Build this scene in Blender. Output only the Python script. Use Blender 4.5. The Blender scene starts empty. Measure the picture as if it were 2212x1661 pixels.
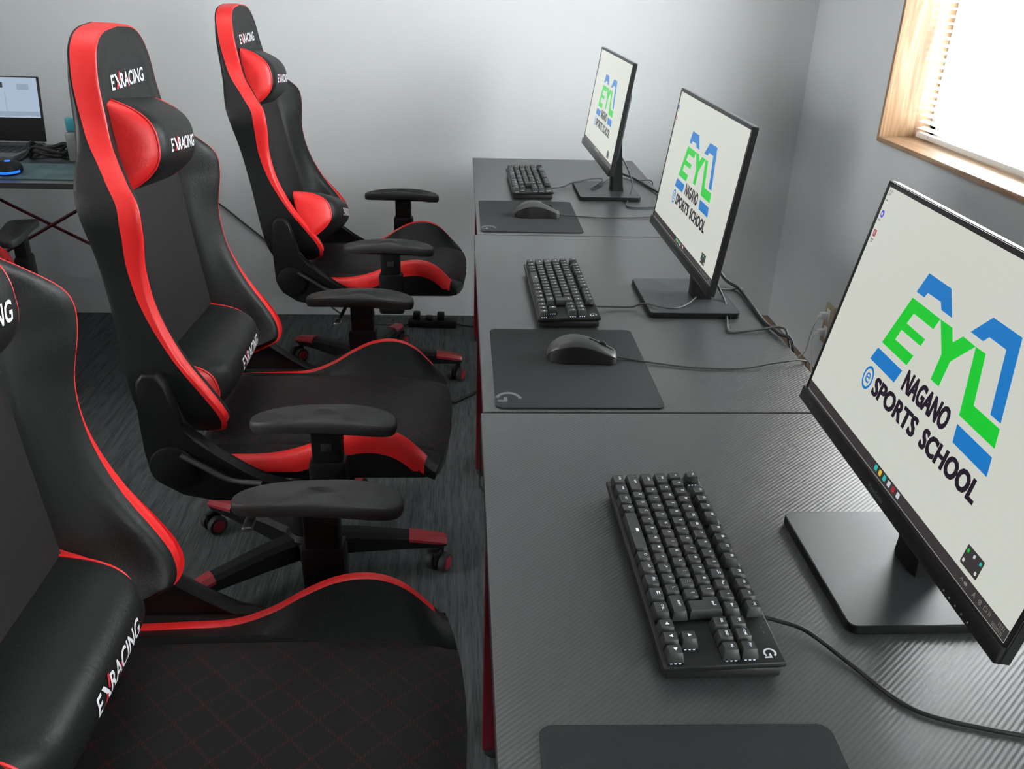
import bpy, bmesh, math, random
from mathutils import Vector, Matrix
from mathutils.bvhtree import BVHTree

S = bpy.context.scene
COL = S.collection
PI = math.pi

# ------------------------------------------------------------------ camera
cam_data = bpy.data.cameras.new('camera')
cam = bpy.data.objects.new('camera', cam_data)
COL.objects.link(cam)
cam_data.sensor_fit = 'HORIZONTAL'
cam_data.sensor_width = 36.0
cam_data.lens = 1898.8 / 2212 * 36.0
cam_data.clip_start = 0.02
Rv = Vector((0.99815302, -0.0531628, 0.02939844))
Uv = Vector((-0.00354804, 0.43208408, 0.90182635))
Fv = Vector((0.06064621, 0.900265, -0.4310974))
m = Matrix((Rv, Uv, -Fv)).transposed().to_4x4()
m.translation = Vector((-0.03549, -1.25959, 1.37307))
cam.matrix_world = m
S.camera = cam

# ------------------------------------------------------------------ world, lights, exposure
W = bpy.data.worlds.new('world'); S.world = W
W.use_nodes = True
bgn = W.node_tree.nodes['Background']
bgn.inputs[0].default_value = (0.95, 0.98, 1.0, 1)
bgn.inputs[1].default_value = 22.0
S.view_settings.view_transform = 'Standard'
S.view_settings.look = 'None'
S.view_settings.gamma = 1
S.view_settings.exposure = -0.13


def area(name, loc, target, sx, sy, power, color):
    d = bpy.data.lights.new(name, 'AREA'); d.shape = 'RECTANGLE'
    d.size = sx; d.size_y = sy; d.energy = power; d.color = color
    o = bpy.data.objects.new(name, d); COL.objects.link(o)
    o.location = loc
    o.rotation_euler = (Vector(target) - Vector(loc)).to_track_quat('-Z', 'Y').to_euler()
    return o


area('window_daylight', (1.62, 0.95, 1.42), (0.2, 0.95, 1.30), 1.5, 1.15, 35, (0.95, 0.98, 1.0))
area('rear_fill', (1.60, -2.1, 1.55), (-0.6, -0.9, 1.2), 1.4, 1.2, 4, (0.95, 0.98, 1.0))  # added fill behind the camera, set in an unseen window made for it
area('ceiling_fill_front', (-0.7, 0.9, 2.47), (-0.7, 0.9, 0), 1.3, 1.3, 12, (1.0, 0.99, 0.97))  # added overhead fill; no lit ceiling lamp is known here
area('ceiling_fill_left', (-2.5, 0.4, 2.47), (-2.5, 0.4, 0), 1.2, 1.2, 8, (1.0, 0.98, 0.95))  # second added overhead fill, for the left half of the room
lf_ = area('left_fill', (-3.35, -0.2, 1.75), (1.3, 1.3, 0.9), 1.6, 1.2, 32, (1.0, 0.99, 0.97))  # added fill to brighten the right wall; the left wall has no window
lf_.data.spread = math.radians(75)

# ------------------------------------------------------------------ materials
MATS = {}


def nt(mat):
    return mat.node_tree, mat.node_tree.nodes, mat.node_tree.links


def pmat(name, col, rough=0.5, metal=0.0, spec=0.5, bump=None, var=None, coat=0.0, sheen=0.0):
    """procedural principled material; bump=(scale, strength), var=(scale, amount)"""
    if name in MATS:
        return MATS[name]
    mt = bpy.data.materials.new(name); mt.use_nodes = True
    t, N, Lk = nt(mt)
    b = N['Principled BSDF']
    b.inputs['Base Color'].default_value = (*col, 1)
    b.inputs['Roughness'].default_value = rough
    b.inputs['Metallic'].default_value = metal
    b.inputs['Specular IOR Level'].default_value = spec
    b.inputs['Coat Weight'].default_value = coat
    b.inputs['Sheen Weight'].default_value = sheen
    tc = N.new('ShaderNodeTexCoord')
    if bump:
        n = N.new('ShaderNodeTexNoise'); n.inputs['Scale'].default_value = bump[0]
        n.inputs['Detail'].default_value = 4
        Lk.new(tc.outputs['Object'], n.inputs['Vector'])
        bu = N.new('ShaderNodeBump'); bu.inputs['Strength'].default_value = bump[1]
        bu.inputs['Distance'].default_value = 0.002
        Lk.new(n.outputs[0], bu.inputs['Height']); Lk.new(bu.outputs[0], b.inputs['Normal'])
    if var:
        n = N.new('ShaderNodeTexNoise'); n.inputs['Scale'].default_value = var[0]
        n.inputs['Detail'].default_value = 5
        Lk.new(tc.outputs['Object'], n.inputs['Vector'])
        r = N.new('ShaderNodeValToRGB')
        a = var[1]
        r.color_ramp.elements[0].position = 0.3; r.color_ramp.elements[1].position = 0.7
        r.color_ramp.elements[0].color = (*[c * (1 - a) for c in col], 1)
        r.color_ramp.elements[1].color = (*[min(1, c * (1 + a)) for c in col], 1)
        Lk.new(n.outputs[0], r.inputs[0]); Lk.new(r.outputs[0], b.inputs['Base Color'])
    MATS[name] = mt
    return mt


def emat(name, col, strength=1.0, gloss=0.25):
    """a lit pixel colour behind the faint gloss of a screen"""
    if name in MATS:
        return MATS[name]
    mt = pmat(name, (0.01, 0.01, 0.01), rough=gloss, spec=0.3)
    b = mt.node_tree.nodes['Principled BSDF']
    b.inputs['Emission Color'].default_value = (*col, 1)
    b.inputs['Emission Strength'].default_value = strength
    return mt


def wood_mat(name, c1, c2, rough=0.45, axis='Z'):
    mt = bpy.data.materials.new(name); mt.use_nodes = True
    t, N, Lk = nt(mt); b = N['Principled BSDF']
    tc = N.new('ShaderNodeTexCoord'); mp = N.new('ShaderNodeMapping')
    sc = {'Z': (14, 14, 1.2), 'Y': (14, 1.2, 14)}[axis]
    mp.inputs['Scale'].default_value = sc
    n = N.new('ShaderNodeTexNoise'); n.inputs['Scale'].default_value = 3; n.inputs['Detail'].default_value = 6
    n.inputs['Distortion'].default_value = 1.2
    r = N.new('ShaderNodeValToRGB')
    r.color_ramp.elements[0].position = 0.35; r.color_ramp.elements[0].color = (*c1, 1)
    r.color_ramp.elements[1].position = 0.65; r.color_ramp.elements[1].color = (*c2, 1)
    Lk.new(tc.outputs['Object'], mp.inputs[0]); Lk.new(mp.outputs[0], n.inputs['Vector'])
    Lk.new(n.outputs[0], r.inputs[0]); Lk.new(r.outputs[0], b.inputs['Base Color'])
    b.inputs['Roughness'].default_value = rough
    return mt


def wall_mat(name, col):
    mt = pmat(name, col, rough=0.85, spec=0.2, var=(1.6, 0.02))
    t, N, Lk = nt(mt); b = N['Principled BSDF']
    tc = N.new('ShaderNodeTexCoord')
    n = N.new('ShaderNodeTexNoise'); n.inputs['Scale'].default_value = 260; n.inputs['Detail'].default_value = 3
    Lk.new(tc.outputs['Object'], n.inputs['Vector'])
    bu = N.new('ShaderNodeBump'); bu.inputs['Strength'].default_value = 0.25; bu.inputs['Distance'].default_value = 0.001
    Lk.new(n.outputs[0], bu.inputs['Height']); Lk.new(bu.outputs[0], b.inputs['Normal'])
    return mt


def carpet_mat():
    mt = bpy.data.materials.new('ribbed charcoal carpet'); mt.use_nodes = True
    t, N, Lk = nt(mt); b = N['Principled BSDF']
    tc = N.new('ShaderNodeTexCoord')
    mp = N.new('ShaderNodeMapping'); mp.inputs['Scale'].default_value = (260, 14, 1)
    n = N.new('ShaderNodeTexNoise'); n.inputs['Scale'].default_value = 1; n.inputs['Detail'].default_value = 3
    mp2 = N.new('ShaderNodeMapping'); mp2.inputs['Scale'].default_value = (70, 3, 1)
    n2 = N.new('ShaderNodeTexNoise'); n2.inputs['Scale'].default_value = 1; n2.inputs['Detail'].default_value = 2
    Lk.new(tc.outputs['Object'], mp.inputs[0]); Lk.new(mp.outputs[0], n.inputs['Vector'])
    Lk.new(tc.outputs['Object'], mp2.inputs[0]); Lk.new(mp2.outputs[0], n2.inputs['Vector'])
    mx = N.new('ShaderNodeMath'); mx.operation = 'MULTIPLY_ADD'; mx.inputs[1].default_value = 0.55
    Lk.new(n.outputs[0], mx.inputs[0])
    m2 = N.new('ShaderNodeMath'); m2.operation = 'MULTIPLY'; m2.inputs[1].default_value = 0.45
    Lk.new(n2.outputs[0], m2.inputs[0]); Lk.new(m2.outputs[0], mx.inputs[2])
    r = N.new('ShaderNodeValToRGB')
    r.color_ramp.elements[0].position = 0.36; r.color_ramp.elements[0].color = (0.030, 0.035, 0.036, 1)
    r.color_ramp.elements[1].position = 0.64; r.color_ramp.elements[1].color = (0.078, 0.088, 0.088, 1)
    Lk.new(mx.outputs[0], r.inputs[0]); Lk.new(r.outputs[0], b.inputs['Base Color'])
    b.inputs['Roughness'].default_value = 0.95; b.inputs['Specular IOR Level'].default_value = 0.15
    bu = N.new('ShaderNodeBump'); bu.inputs['Strength'].default_value = 0.6; bu.inputs['Distance'].default_value = 0.003
    Lk.new(mx.outputs[0], bu.inputs['Height']); Lk.new(bu.outputs[0], b.inputs['Normal'])
    return mt


def carbon_mat():
    """black carbon-weave laminate: fine diagonal twill in colour and bump"""
    mt = bpy.data.materials.new('carbon weave laminate'); mt.use_nodes = True
    t, N, Lk = nt(mt); b = N['Principled BSDF']
    tc = N.new('ShaderNodeTexCoord')
    mp = N.new('ShaderNodeMapping'); mp.inputs['Rotation'].default_value = (0, 0, math.radians(50))
    w = N.new('ShaderNodeTexWave'); w.wave_type = 'BANDS'; w.bands_direction = 'X'
    w.inputs['Scale'].default_value = 62; w.inputs['Distortion'].default_value = 0.0
    Lk.new(tc.outputs['Object'], mp.inputs[0]); Lk.new(mp.outputs[0], w.inputs['Vector'])
    r = N.new('ShaderNodeValToRGB')
    r.color_ramp.elements[0].color = (0.033, 0.036, 0.037, 1)
    r.color_ramp.elements[1].color = (0.050, 0.054, 0.055, 1)
    Lk.new(w.outputs[0], r.inputs[0]); Lk.new(r.outputs[0], b.inputs['Base Color'])
    b.inputs['Roughness'].default_value = 0.32
    b.inputs['Specular IOR Level'].default_value = 0.85
    bu = N.new('ShaderNodeBump'); bu.inputs['Strength'].default_value = 0.22; bu.inputs['Distance'].default_value = 0.0006
    Lk.new(w.outputs[0], bu.inputs['Height']); Lk.new(bu.outputs[0], b.inputs['Normal'])
    return mt


def stitched_mat(name, base, thread, kind):
    """black upholstery with thin red thread; kind = 'diamond' (seat quilting) or 'pinstripe' (back panel)"""
    mt = bpy.data.materials.new(name); mt.use_nodes = True
    t, N, Lk = nt(mt); b = N['Principled BSDF']
    tc = N.new('ShaderNodeTexCoord'); sep = N.new('ShaderNodeSeparateXYZ')
    Lk.new(tc.outputs['Object'], sep.inputs[0])

    def math_(op, a, bb=None, c=None):
        n = N.new('ShaderNodeMath'); n.operation = op
        for i, v in enumerate((a, bb, c)):
            if v is None: continue
            if isinstance(v, (int, float)): n.inputs[i].default_value = v
            else: Lk.new(v, n.inputs[i])
        return n.outputs[0]
    X, Y, Z = sep.outputs
    masks = []
    if kind == 'diamond':
        for s in (1, -1):
            u = math_('MULTIPLY_ADD', Y, 1.0 * s, math_('MULTIPLY', X, 1.0))
            for off in (0.0, 0.0035):
                f = math_('FRACT', math_('MULTIPLY_ADD', u, 1 / 0.062, 20 + off / 0.062))
                masks.append(math_('LESS_THAN', math_('ABSOLUTE', math_('SUBTRACT', f, 0.5)), 0.012))
        along = math_('FRACT', math_('MULTIPLY', X, 220))
    else:
        for w_ in (0.025,):
            f = math_('FRACT', math_('MULTIPLY_ADD', Y, 1 / w_, 20))
            masks.append(math_('LESS_THAN', math_('ABSOLUTE', math_('SUBTRACT', f, 0.5)), 0.035))
        along = math_('FRACT', math_('MULTIPLY', Z, 180))
    mk = masks[0]
    for k in masks[1:]:
        mk = math_('MAXIMUM', mk, k)
    dash = math_('LESS_THAN', along, 0.62)
    mk = math_('MULTIPLY', mk, dash)
    mx = N.new('ShaderNodeMix'); mx.data_type = 'RGBA'
    mx.inputs[6].default_value = (*base, 1); mx.inputs[7].default_value = (*thread, 1)
    Lk.new(mk, mx.inputs[0]); Lk.new(mx.outputs[2], b.inputs['Base Color'])
    b.inputs['Roughness'].default_value = 0.6; b.inputs['Specular IOR Level'].default_value = 0.25
    n = N.new('ShaderNodeTexNoise'); n.inputs['Scale'].default_value = 600
    Lk.new(tc.outputs['Object'], n.inputs['Vector'])
    bu = N.new('ShaderNodeBump'); bu.inputs['Strength'].default_value = 0.25; bu.inputs['Distance'].default_value = 0.001
    Lk.new(n.outputs[0], bu.inputs['Height']); Lk.new(bu.outputs[0], b.inputs['Normal'])
    return mt


M = {}
M['wall'] = wall_mat('pale grey wallpaper', (0.60, 0.63, 0.64))
M['darkwall'] = wall_mat('dark rear wall to cut bounce', (0.05, 0.05, 0.05))  # unseen wall, coloured dark so less light returns from behind the camera
M['ceiling'] = wall_mat('white ceiling board', (0.75, 0.76, 0.76))
M['carpet'] = carpet_mat()
M['carbon'] = carbon_mat()
M['edge'] = pmat('black desk edge band', (0.02, 0.02, 0.022), 0.4)
M['redmetal'] = pmat('red powder coated steel', (0.13, 0.004, 0.010), 0.42, bump=(400, 0.1))
M['blackmetal'] = pmat('black powder coated steel', (0.012, 0.012, 0.013), 0.45, bump=(400, 0.1))
M['wood'] = wood_mat('honey pine lining', (0.26, 0.145, 0.075), (0.44, 0.30, 0.18), 0.4, 'Z')
M['woodh'] = wood_mat('honey pine sill', (0.28, 0.16, 0.085), (0.44, 0.30, 0.18), 0.35, 'Y')
M['browntrim'] = wood_mat('brown floor trim', (0.15, 0.09, 0.05), (0.26, 0.165, 0.09), 0.5, 'Y')
M['pu'] = pmat('black leatherette', (0.0075, 0.0085, 0.0085), 0.48, spec=.26, bump=(220, 0.25))
M['pured'] = pmat('red leatherette', (0.72, 0.018, 0.018), 0.42, bump=(220, 0.2))
M['quilt'] = stitched_mat('black quilted seat cloth', (0.010, 0.010, 0.0105), (0.085, 0.008, 0.010), 'diamond')
M['pin'] = stitched_mat('black pinstriped cloth', (0.009, 0.009, 0.0095), (0.04, 0.006, 0.008), 'pinstripe')
M['seam'] = pmat('black seam thread', (0.006, 0.006, 0.007), 0.7)
M['plastic'] = pmat('black moulded plastic', (0.0045, 0.005, 0.005), 0.5, spec=.22, bump=(300, 0.15))
M['armpad'] = pmat('soft black armrest rubber', (0.020, 0.021, 0.021), 0.55, spec=.35, bump=(500, 0.15))
M['rubber'] = pmat('black rubber', (0.010, 0.010, 0.010), 0.7)
M['redcap'] = pmat('dull red plastic', (0.22, 0.012, 0.018), 0.45)
M['chrome'] = pmat('brushed steel', (0.45, 0.46, 0.46), 0.3, metal=1.0)
M['white_print'] = pmat('white stitching', (0.80, 0.80, 0.84), 0.5)
M['red_print'] = pmat('red stitching', (0.60, 0.02, 0.04), 0.5)
M['pad'] = pmat('charcoal cloth mouse pad', (0.024, 0.027, 0.028), 0.85, bump=(900, 0.3), spec=0.25)
M['padlogo'] = pmat('grey pad print', (0.115, 0.125, 0.125), 0.7)
M['kbcase'] = pmat('brushed black aluminium', (0.010, 0.0105, 0.011), 0.45, spec=.3, bump=(500, 0.1))
M['kbbase'] = pmat('black keyboard underside', (0.006, 0.006, 0.006), 0.5)
M['key'] = pmat('grey black keycap plastic', (0.034, 0.037, 0.037), 0.42, spec=.42, bump=(500, 0.1))
M['keylegend'] = pmat('backlit legend', (0.65, 0.68, 0.72), 0.4)
bk = M['keylegend'].node_tree.nodes['Principled BSDF']
bk.inputs['Emission Color'].default_value = (0.75, 0.80, 0.90, 1); bk.inputs['Emission Strength'].default_value = 0.7
M['led'] = emat('white key backlight', (0.75, 0.85, 1.0), 1.0)
M['mouse_top'] = pmat('satin grey black shell', (0.038, 0.040, 0.040), 0.42)
M['mouse_side'] = pmat('black rubber grip', (0.006, 0.006, 0.006), 0.6, spec=.2)
M['bezel'] = pmat('black monitor bezel', (0.010, 0.010, 0.011), 0.35, spec=.3)
M['monback'] = pmat('black monitor shell', (0.010, 0.011, 0.011), 0.5, spec=.25)
M['montop'] = pmat('shell edge with painted light', (0.16, 0.17, 0.17), 0.3)  # paler than the shell for the light on the monitor's top edge
M['stand'] = pmat('satin black stand', (0.030, 0.034, 0.036), 0.38, bump=(700, 0.05))
M['screen'] = emat('white desktop picture', (0.64, 0.66, 0.59), 1.0)
M['s_blue'] = emat('logo blue', (0.005, 0.19, 0.57), 1.0)
M['s_green'] = emat('logo green', (0.004, 0.60, 0.03), 1.0)
M['s_dark'] = emat('logo dark text', (0.018, 0.011, 0.022), 1.0)
M['s_bar'] = emat('dark taskbar', (0.042, 0.035, 0.036), 1.0)
M['s_white'] = emat('white icon', (0.60, 0.62, 0.66), 1.0)
M['s_grey'] = emat('grey icon caption', (0.22, 0.22, 0.20), 1.0)
M['s_teal'] = emat('teal icon', (0.02, 0.48, 0.45), 1.0)
M['s_yellow'] = emat('yellow icon', (0.75, 0.50, 0.06), 1.0)
M['s_red'] = emat('red icon', (0.40, 0.015, 0.03), 1.0)
M['s_ind'] = emat('blue violet icon', (0.07, 0.06, 0.62), 1.0)
M['print_grey'] = pmat('grey bezel print', (0.16, 0.17, 0.17), 0.5)
M['cable'] = pmat('black cable sheath', (0.012, 0.013, 0.014), 0.5, spec=.3)
M['gcable'] = pmat('grey cable sheath', (0.035, 0.039, 0.040), 0.5, spec=.35)
M['wcable'] = pmat('white cable sheath', (0.65, 0.67, 0.66), 0.45)
M['outlet'] = pmat('beige outlet plate', (0.42, 0.36, 0.25), 0.45)
M['wplastic'] = pmat('white plug plastic', (0.72, 0.75, 0.74), 0.4)
M['alu'] = pmat('white aluminium slat', (0.80, 0.81, 0.80), 0.45)
M['l_body'] = pmat('dark grey laptop shell', (0.055, 0.060, 0.062), 0.4)
M['l_deck'] = pmat('grey laptop deck', (0.075, 0.082, 0.085), 0.45)
M['l_bez'] = pmat('black laptop bezel', (0.008, 0.008, 0.008), 0.5)
M['l_scr'] = emat('laptop page', (0.42, 0.52, 0.66), 1.0)
M['l_scr2'] = emat('laptop page shade', (0.30, 0.38, 0.50), 1.0)
M['l_dark'] = emat('laptop picture', (0.04, 0.05, 0.06), 1.0)
M['l_blue'] = emat('blue mouse light', (0.01, 0.16, 1.0), 1.6)
M['matteal'] = pmat('teal patterned mat', (0.045, 0.085, 0.090), 0.6, var=(18, 0.45))
M['teal'] = pmat('teal plastic', (0.03, 0.22, 0.27), 0.4)
M['greyplas'] = pmat('smoky grey plastic', (0.14, 0.15, 0.15), 0.35)
M['desk2'] = pmat('dark desk laminate', (0.040, 0.042, 0.043), 0.4)

# translucent white slats (thin aluminium read as glowing white against the sky)
ms = M['alu']

# glass
mg = bpy.data.materials.new('window glass'); mg.use_nodes = True
t_, N_, L_ = nt(mg)
for n_ in list(N_):
    if n_.type != 'OUTPUT_MATERIAL': N_.remove(n_)
o_ = [n for n in N_ if n.type == 'OUTPUT_MATERIAL'][0]
tr = N_.new('ShaderNodeBsdfTransparent'); gl = N_.new('ShaderNodeBsdfGlossy'); gl.inputs['Roughness'].default_value = 0.03
mxs = N_.new('ShaderNodeMixShader'); mxs.inputs[0].default_value = 0.06
L_.new(tr.outputs[0], mxs.inputs[1]); L_.new(gl.outputs[0], mxs.inputs[2]); L_.new(mxs.outputs[0], o_.inputs[0])
M['glass'] = mg


# ------------------------------------------------------------------ helpers
def empty(name, loc=(0, 0, 0), rotz=0.0):
    o = bpy.data.objects.new(name, None); COL.objects.link(o)
    o.location = loc; o.rotation_euler = (0, 0, rotz); o.empty_display_size = 0.05
    return o


def tag(o, label=None, cat=None, group=None, kind=None):
    if label: o['label'] = label
    if cat: o['category'] = cat
    if group: o['group'] = group
    if kind: o['kind'] = kind
    return o


def finish(name, bm, mats, parent=None, smooth=35, loc=None, normals=True):
    if normals:
        bmesh.ops.recalc_face_normals(bm, faces=bm.faces[:])
    me = bpy.data.meshes.new(name)
    bm.to_mesh(me); bm.free()
    if not isinstance(mats, (list, tuple)): mats = [mats]
    for k in mats: me.materials.append(k)
    for p in me.polygons: p.use_smooth = bool(smooth)
    if smooth: me.set_sharp_from_angle(angle=math.radians(smooth))
    o = bpy.data.objects.new(name, me); COL.objects.link(o)
    if parent is not None: o.parent = parent
    if loc: o.location = loc
    return o


def add_box(bm, c, s, bev=0.0, seg=2, rot=None, mi=0):
    """box centred at c with size s; bevelled; rot = 3x3/4x4 matrix"""
    b2 = bmesh.new()
    bmesh.ops.create_cube(b2, size=1.0)
    for v in b2.verts: v.co = Vector((v.co.x * s[0], v.co.y * s[1], v.co.z * s[2]))
    if bev > 0:
        bmesh.ops.bevel(b2, geom=b2.edges[:], offset=min(bev, min(s) * 0.49), segments=seg, affect='EDGES', profile=0.5)
    merge(bm, b2, c, rot, mi)


def merge(bm, b2, c=(0, 0, 0), rot=None, mi=0):
    c = Vector(c)
    mp = {}
    for v in b2.verts:
        p = v.co.copy()
        if rot is not None: p = rot @ p
        mp[v] = bm.verts.new(p + c)
    for f in b2.faces:
        try:
            nf = bm.faces.new([mp[v] for v in f.verts]); nf.material_index = mi
        except ValueError:
            pass
    b2.free()


def add_cyl(bm, c, axis, r, h, seg=24, bev=0.0, r2=None, mi=0):
    """cylinder centred at c along axis vector"""
    b2 = bmesh.new()
    r2 = r if r2 is None else r2
    prof = [(0, -h / 2)]
    if bev > 0:
        prof += [(r - bev, -h / 2), (r - bev * 0.3, -h / 2 + bev * 0.3), (r, -h / 2 + bev), (r2, h / 2 - bev), (r2 - bev * 0.3, h / 2 - bev * 0.3), (r2 - bev, h / 2)]
    else:
        prof += [(r, -h / 2), (r2, h / 2)]
    prof += [(0, h / 2)]
    lathe(b2, prof, seg)
    q = Vector(axis).normalized().to_track_quat('Z', 'Y').to_matrix()
    merge(bm, b2, c, q, mi)


def lathe(bm, prof, seg=32):
    rings = []
    for r, z in prof:
        if r < 1e-6:
            rings.append([bm.verts.new((0, 0, z))])
        else:
            rings.append([bm.verts.new((r * math.cos(2 * PI * k / seg), r * math.sin(2 * PI * k / seg), z)) for k in range(seg)])
    for a, b in zip(rings, rings[1:]):
        for k in range(seg):
            k2 = (k + 1) % seg
            if len(a) == 1 and len(b) == 1: continue
            if len(a) == 1: bm.faces.new((a[0], b[k], b[k2]))
            elif len(b) == 1: bm.faces.new((a[k], a[k2], b[0]))
            else: bm.faces.new((a[k], a[k2], b[k2], b[k]))


def cr(pts, n=8):
    """Catmull-Rom through points (tuples of any length)"""
    P = [Vector(p) for p in pts]
    out = []
    for i in range(len(P) - 1):
        p0 = P[i - 1] if i > 0 else P[i] * 2 - P[i + 1]
        p1, p2 = P[i], P[i + 1]
        p3 = P[i + 2] if i + 2 < len(P) else P[i + 1] * 2 - P[i]
        for k in range(n):
            t = k / n
            out.append(0.5 * ((2 * p1) + (p2 - p0) * t + (2 * p0 - 5 * p1 + 4 * p2 - p3) * t * t + (3 * p1 - p0 - 3 * p2 + p3) * t ** 3))
    out.append(P[-1])
    return out


def interp(tab, x):
    """smooth piecewise interpolation of [(x, v)...]"""
    if x <= tab[0][0]: return tab[0][1]
    if x >= tab[-1][0]: return tab[-1][1]
    n = len(tab)
    for i in range(n - 1):
        if tab[i][0] <= x <= tab[i + 1][0]:
            x0, y0 = tab[i]; x1, y1 = tab[i + 1]
            d = (y1 - y0) / (x1 - x0)
            ma = d if i == 0 else 0.5 * (d + (y0 - tab[i - 1][1]) / (x0 - tab[i - 1][0]))
            mb = d if i + 2 >= n else 0.5 * (d + (tab[i + 2][1] - y1) / (tab[i + 2][0] - x1))
            h = x1 - x0; t = (x - x0) / h
            return (2 * t ** 3 - 3 * t * t + 1) * y0 + (t ** 3 - 2 * t * t + t) * h * ma + (-2 * t ** 3 + 3 * t * t) * y1 + (t ** 3 - t * t) * h * mb


def add_tube(bm, pts, r, seg=10, smooth_n=0, radii=None, mi=0, flat=1.0):
    P = cr(pts, smooth_n) if smooth_n else [Vector(p) for p in pts]
    n = len(P)
    T = [(P[min(i + 1, n - 1)] - P[max(i - 1, 0)]).normalized() for i in range(n)]
    up = Vector((0, 0, 1)) if abs(T[0].z) < 0.9 else Vector((1, 0, 0))
    nrm = (up - T[0] * up.dot(T[0])).normalized()
    rings = []
    for i in range(n):
        nrm = (nrm - T[i] * nrm.dot(T[i])).normalized()
        bn = T[i].cross(nrm)
        rr = radii[min(len(radii) - 1, int(i * len(radii) / n))] if radii else r
        rings.append([bm.verts.new(P[i] + (nrm * math.cos(2 * PI * k / seg) * flat + bn * math.sin(2 * PI * k / seg)) * rr) for k in range(seg)])
    for a, b in zip(rings, rings[1:]):
        for k in range(seg):
            f = bm.faces.new((a[k], a[(k + 1) % seg], b[(k + 1) % seg], b[k])); f.material_index = mi
    bm.faces.new(rings[0][::-1]).material_index = mi
    bm.faces.new(rings[-1]).material_index = mi


def add_prism(bm, poly, h, mat=None, bev=0.0, seg=2, mi=0):
    """poly (2D, in XY) extruded along +Z by h, then transformed by 4x4 mat"""
    b2 = bmesh.new()
    lo = [b2.verts.new((x, y, 0)) for x, y in poly]
    hi = [b2.verts.new((x, y, h)) for x, y in poly]
    b2.faces.new(lo[::-1]); top = b2.faces.new(hi)
    n = len(poly)
    for i in range(n):
        b2.faces.new((lo[i], lo[(i + 1) % n], hi[(i + 1) % n], hi[i]))
    if bev:
        ed = [e for e in b2.edges if abs(e.verts[0].co.z - e.verts[1].co.z) < 1e-9]
        bmesh.ops.bevel(b2, geom=ed, offset=bev, segments=seg, affect='EDGES', profile=0.5)
    if mat is not None: b2.transform(mat)
    merge(bm, b2, (0, 0, 0), None, mi)


def rrect(x0, y0, x1, y1, r, n=5):
    out = []
    for cx, cy, a in ((x1 - r, y1 - r, 0), (x0 + r, y1 - r, 90), (x0 + r, y0 + r, 180), (x1 - r, y0 + r, 270)):
        for k in range(n + 1):
            t = math.radians(a + 90 * k / n)
            out.append((cx + r * math.cos(t), cy + r * math.sin(t)))
    return out


def text_bm(s, size=1.0, offset=0.0, shear=0.0, spacing=1.0, cut=0.0, extrude=0.0):
    """flat text in XY as bmesh, normalised so caps are 1*size high and text starts at x=0; returns bm, width"""
    cu = bpy.data.curves.new('letters', 'FONT'); cu.body = s; cu.size = 1.0
    cu.offset = offset; cu.space_character = spacing; cu.resolution_u = 3; cu.extrude = 0
    o = bpy.data.objects.new('letters', cu); COL.objects.link(o)
    dg = bpy.context.evaluated_depsgraph_get(); dg.update()
    me = bpy.data.meshes.new_from_object(o.evaluated_get(dg))
    bpy.data.objects.remove(o); bpy.data.curves.remove(cu)
    bm = bmesh.new(); bm.from_mesh(me); bpy.data.meshes.remove(me)
    if not bm.verts: return bm, 0
    x0 = min(v.co.x for v in bm.verts); x1 = max(v.co.x for v in bm.verts)
    y0 = min(v.co.y for v in bm.verts); y1 = max(v.co.y for v in bm.verts)
    k = size / max(y1 - y0, 1e-6)
    for v in bm.verts:
        x = (v.co.x - x0) * k; y = (v.co.y - y0) * k
        v.co = Vector((x + shear * y, y, 0))
    if cut:
        bmesh.ops.triangulate(bm, faces=bm.faces[:])
        for _ in range(4):
            long = [e for e in bm.edges if e.calc_length() > cut]
            if not long: break
            bmesh.ops.subdivide_edges(bm, edges=long, cuts=1)
            bmesh.ops.triangulate(bm, faces=bm.faces[:])
    return bm, (x1 - x0) * k + shear * size


def fit_text(bm, s, x0, y0, x1, y1, mi=0, offset=0.0, z=0.0, shear=0.0):
    """text stretched to fill a rectangle"""
    b2, w = text_bm(s, 1.0, offset)
    if w == 0:
        b2.free(); return
    for v in b2.verts:
        v.co = Vector((x0 + (x1 - x0) * v.co.x / w + shear * v.co.y * (y1 - y0), y0 + (y1 - y0) * v.co.y, z))
    merge(bm, b2, (0, 0, 0), None, mi)


def flat_poly(bm, pts, z=0.0, mi=0):
    vs = [bm.verts.new((x, y, z)) for x, y in pts]
    es = [bm.edges.new((vs[i], vs[(i + 1) % len(vs)])) for i in range(len(vs))]
    r = bmesh.ops.triangle_fill(bm, edges=es, use_beauty=True)
    for g in r['geom']:
        if isinstance(g, bmesh.types.BMFace): g.material_index = mi


def ring_poly(bm, pts, k, z=0.0, mi=0):
    cx = sum(p[0] for p in pts) / len(pts); cy = sum(p[1] for p in pts) / len(pts)
    a = [bm.verts.new((x, y, z)) for x, y in pts]
    b = [bm.verts.new((cx + (x - cx) * k, cy + (y - cy) * k, z)) for x, y in pts]
    n = len(pts)
    for i in range(n): bm.faces.new((a[i], a[(i + 1) % n], b[(i + 1) % n], b[i])).material_index = mi


def copy_tree(o, parent=None):
    c = o.copy(); COL.objects.link(c)
    if parent is not None:
        c.parent = parent
        c.matrix_parent_inverse = o.matrix_parent_inverse.copy()
    for ch in list(o.children): copy_tree(ch, c)
    return c


# ------------------------------------------------------------------ room shell
YW = 2.294          # back wall
XR = 1.322          # right wall
XL, YB, ZC = -3.4, -3.6, 2.5


def slab(name, c, s, mat, kind='structure', parent=None):
    bm = bmesh.new(); add_box(bm, c, s)
    o = finish(name, bm, mat, parent, smooth=0)
    if parent is None: o['kind'] = kind
    return o


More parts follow.
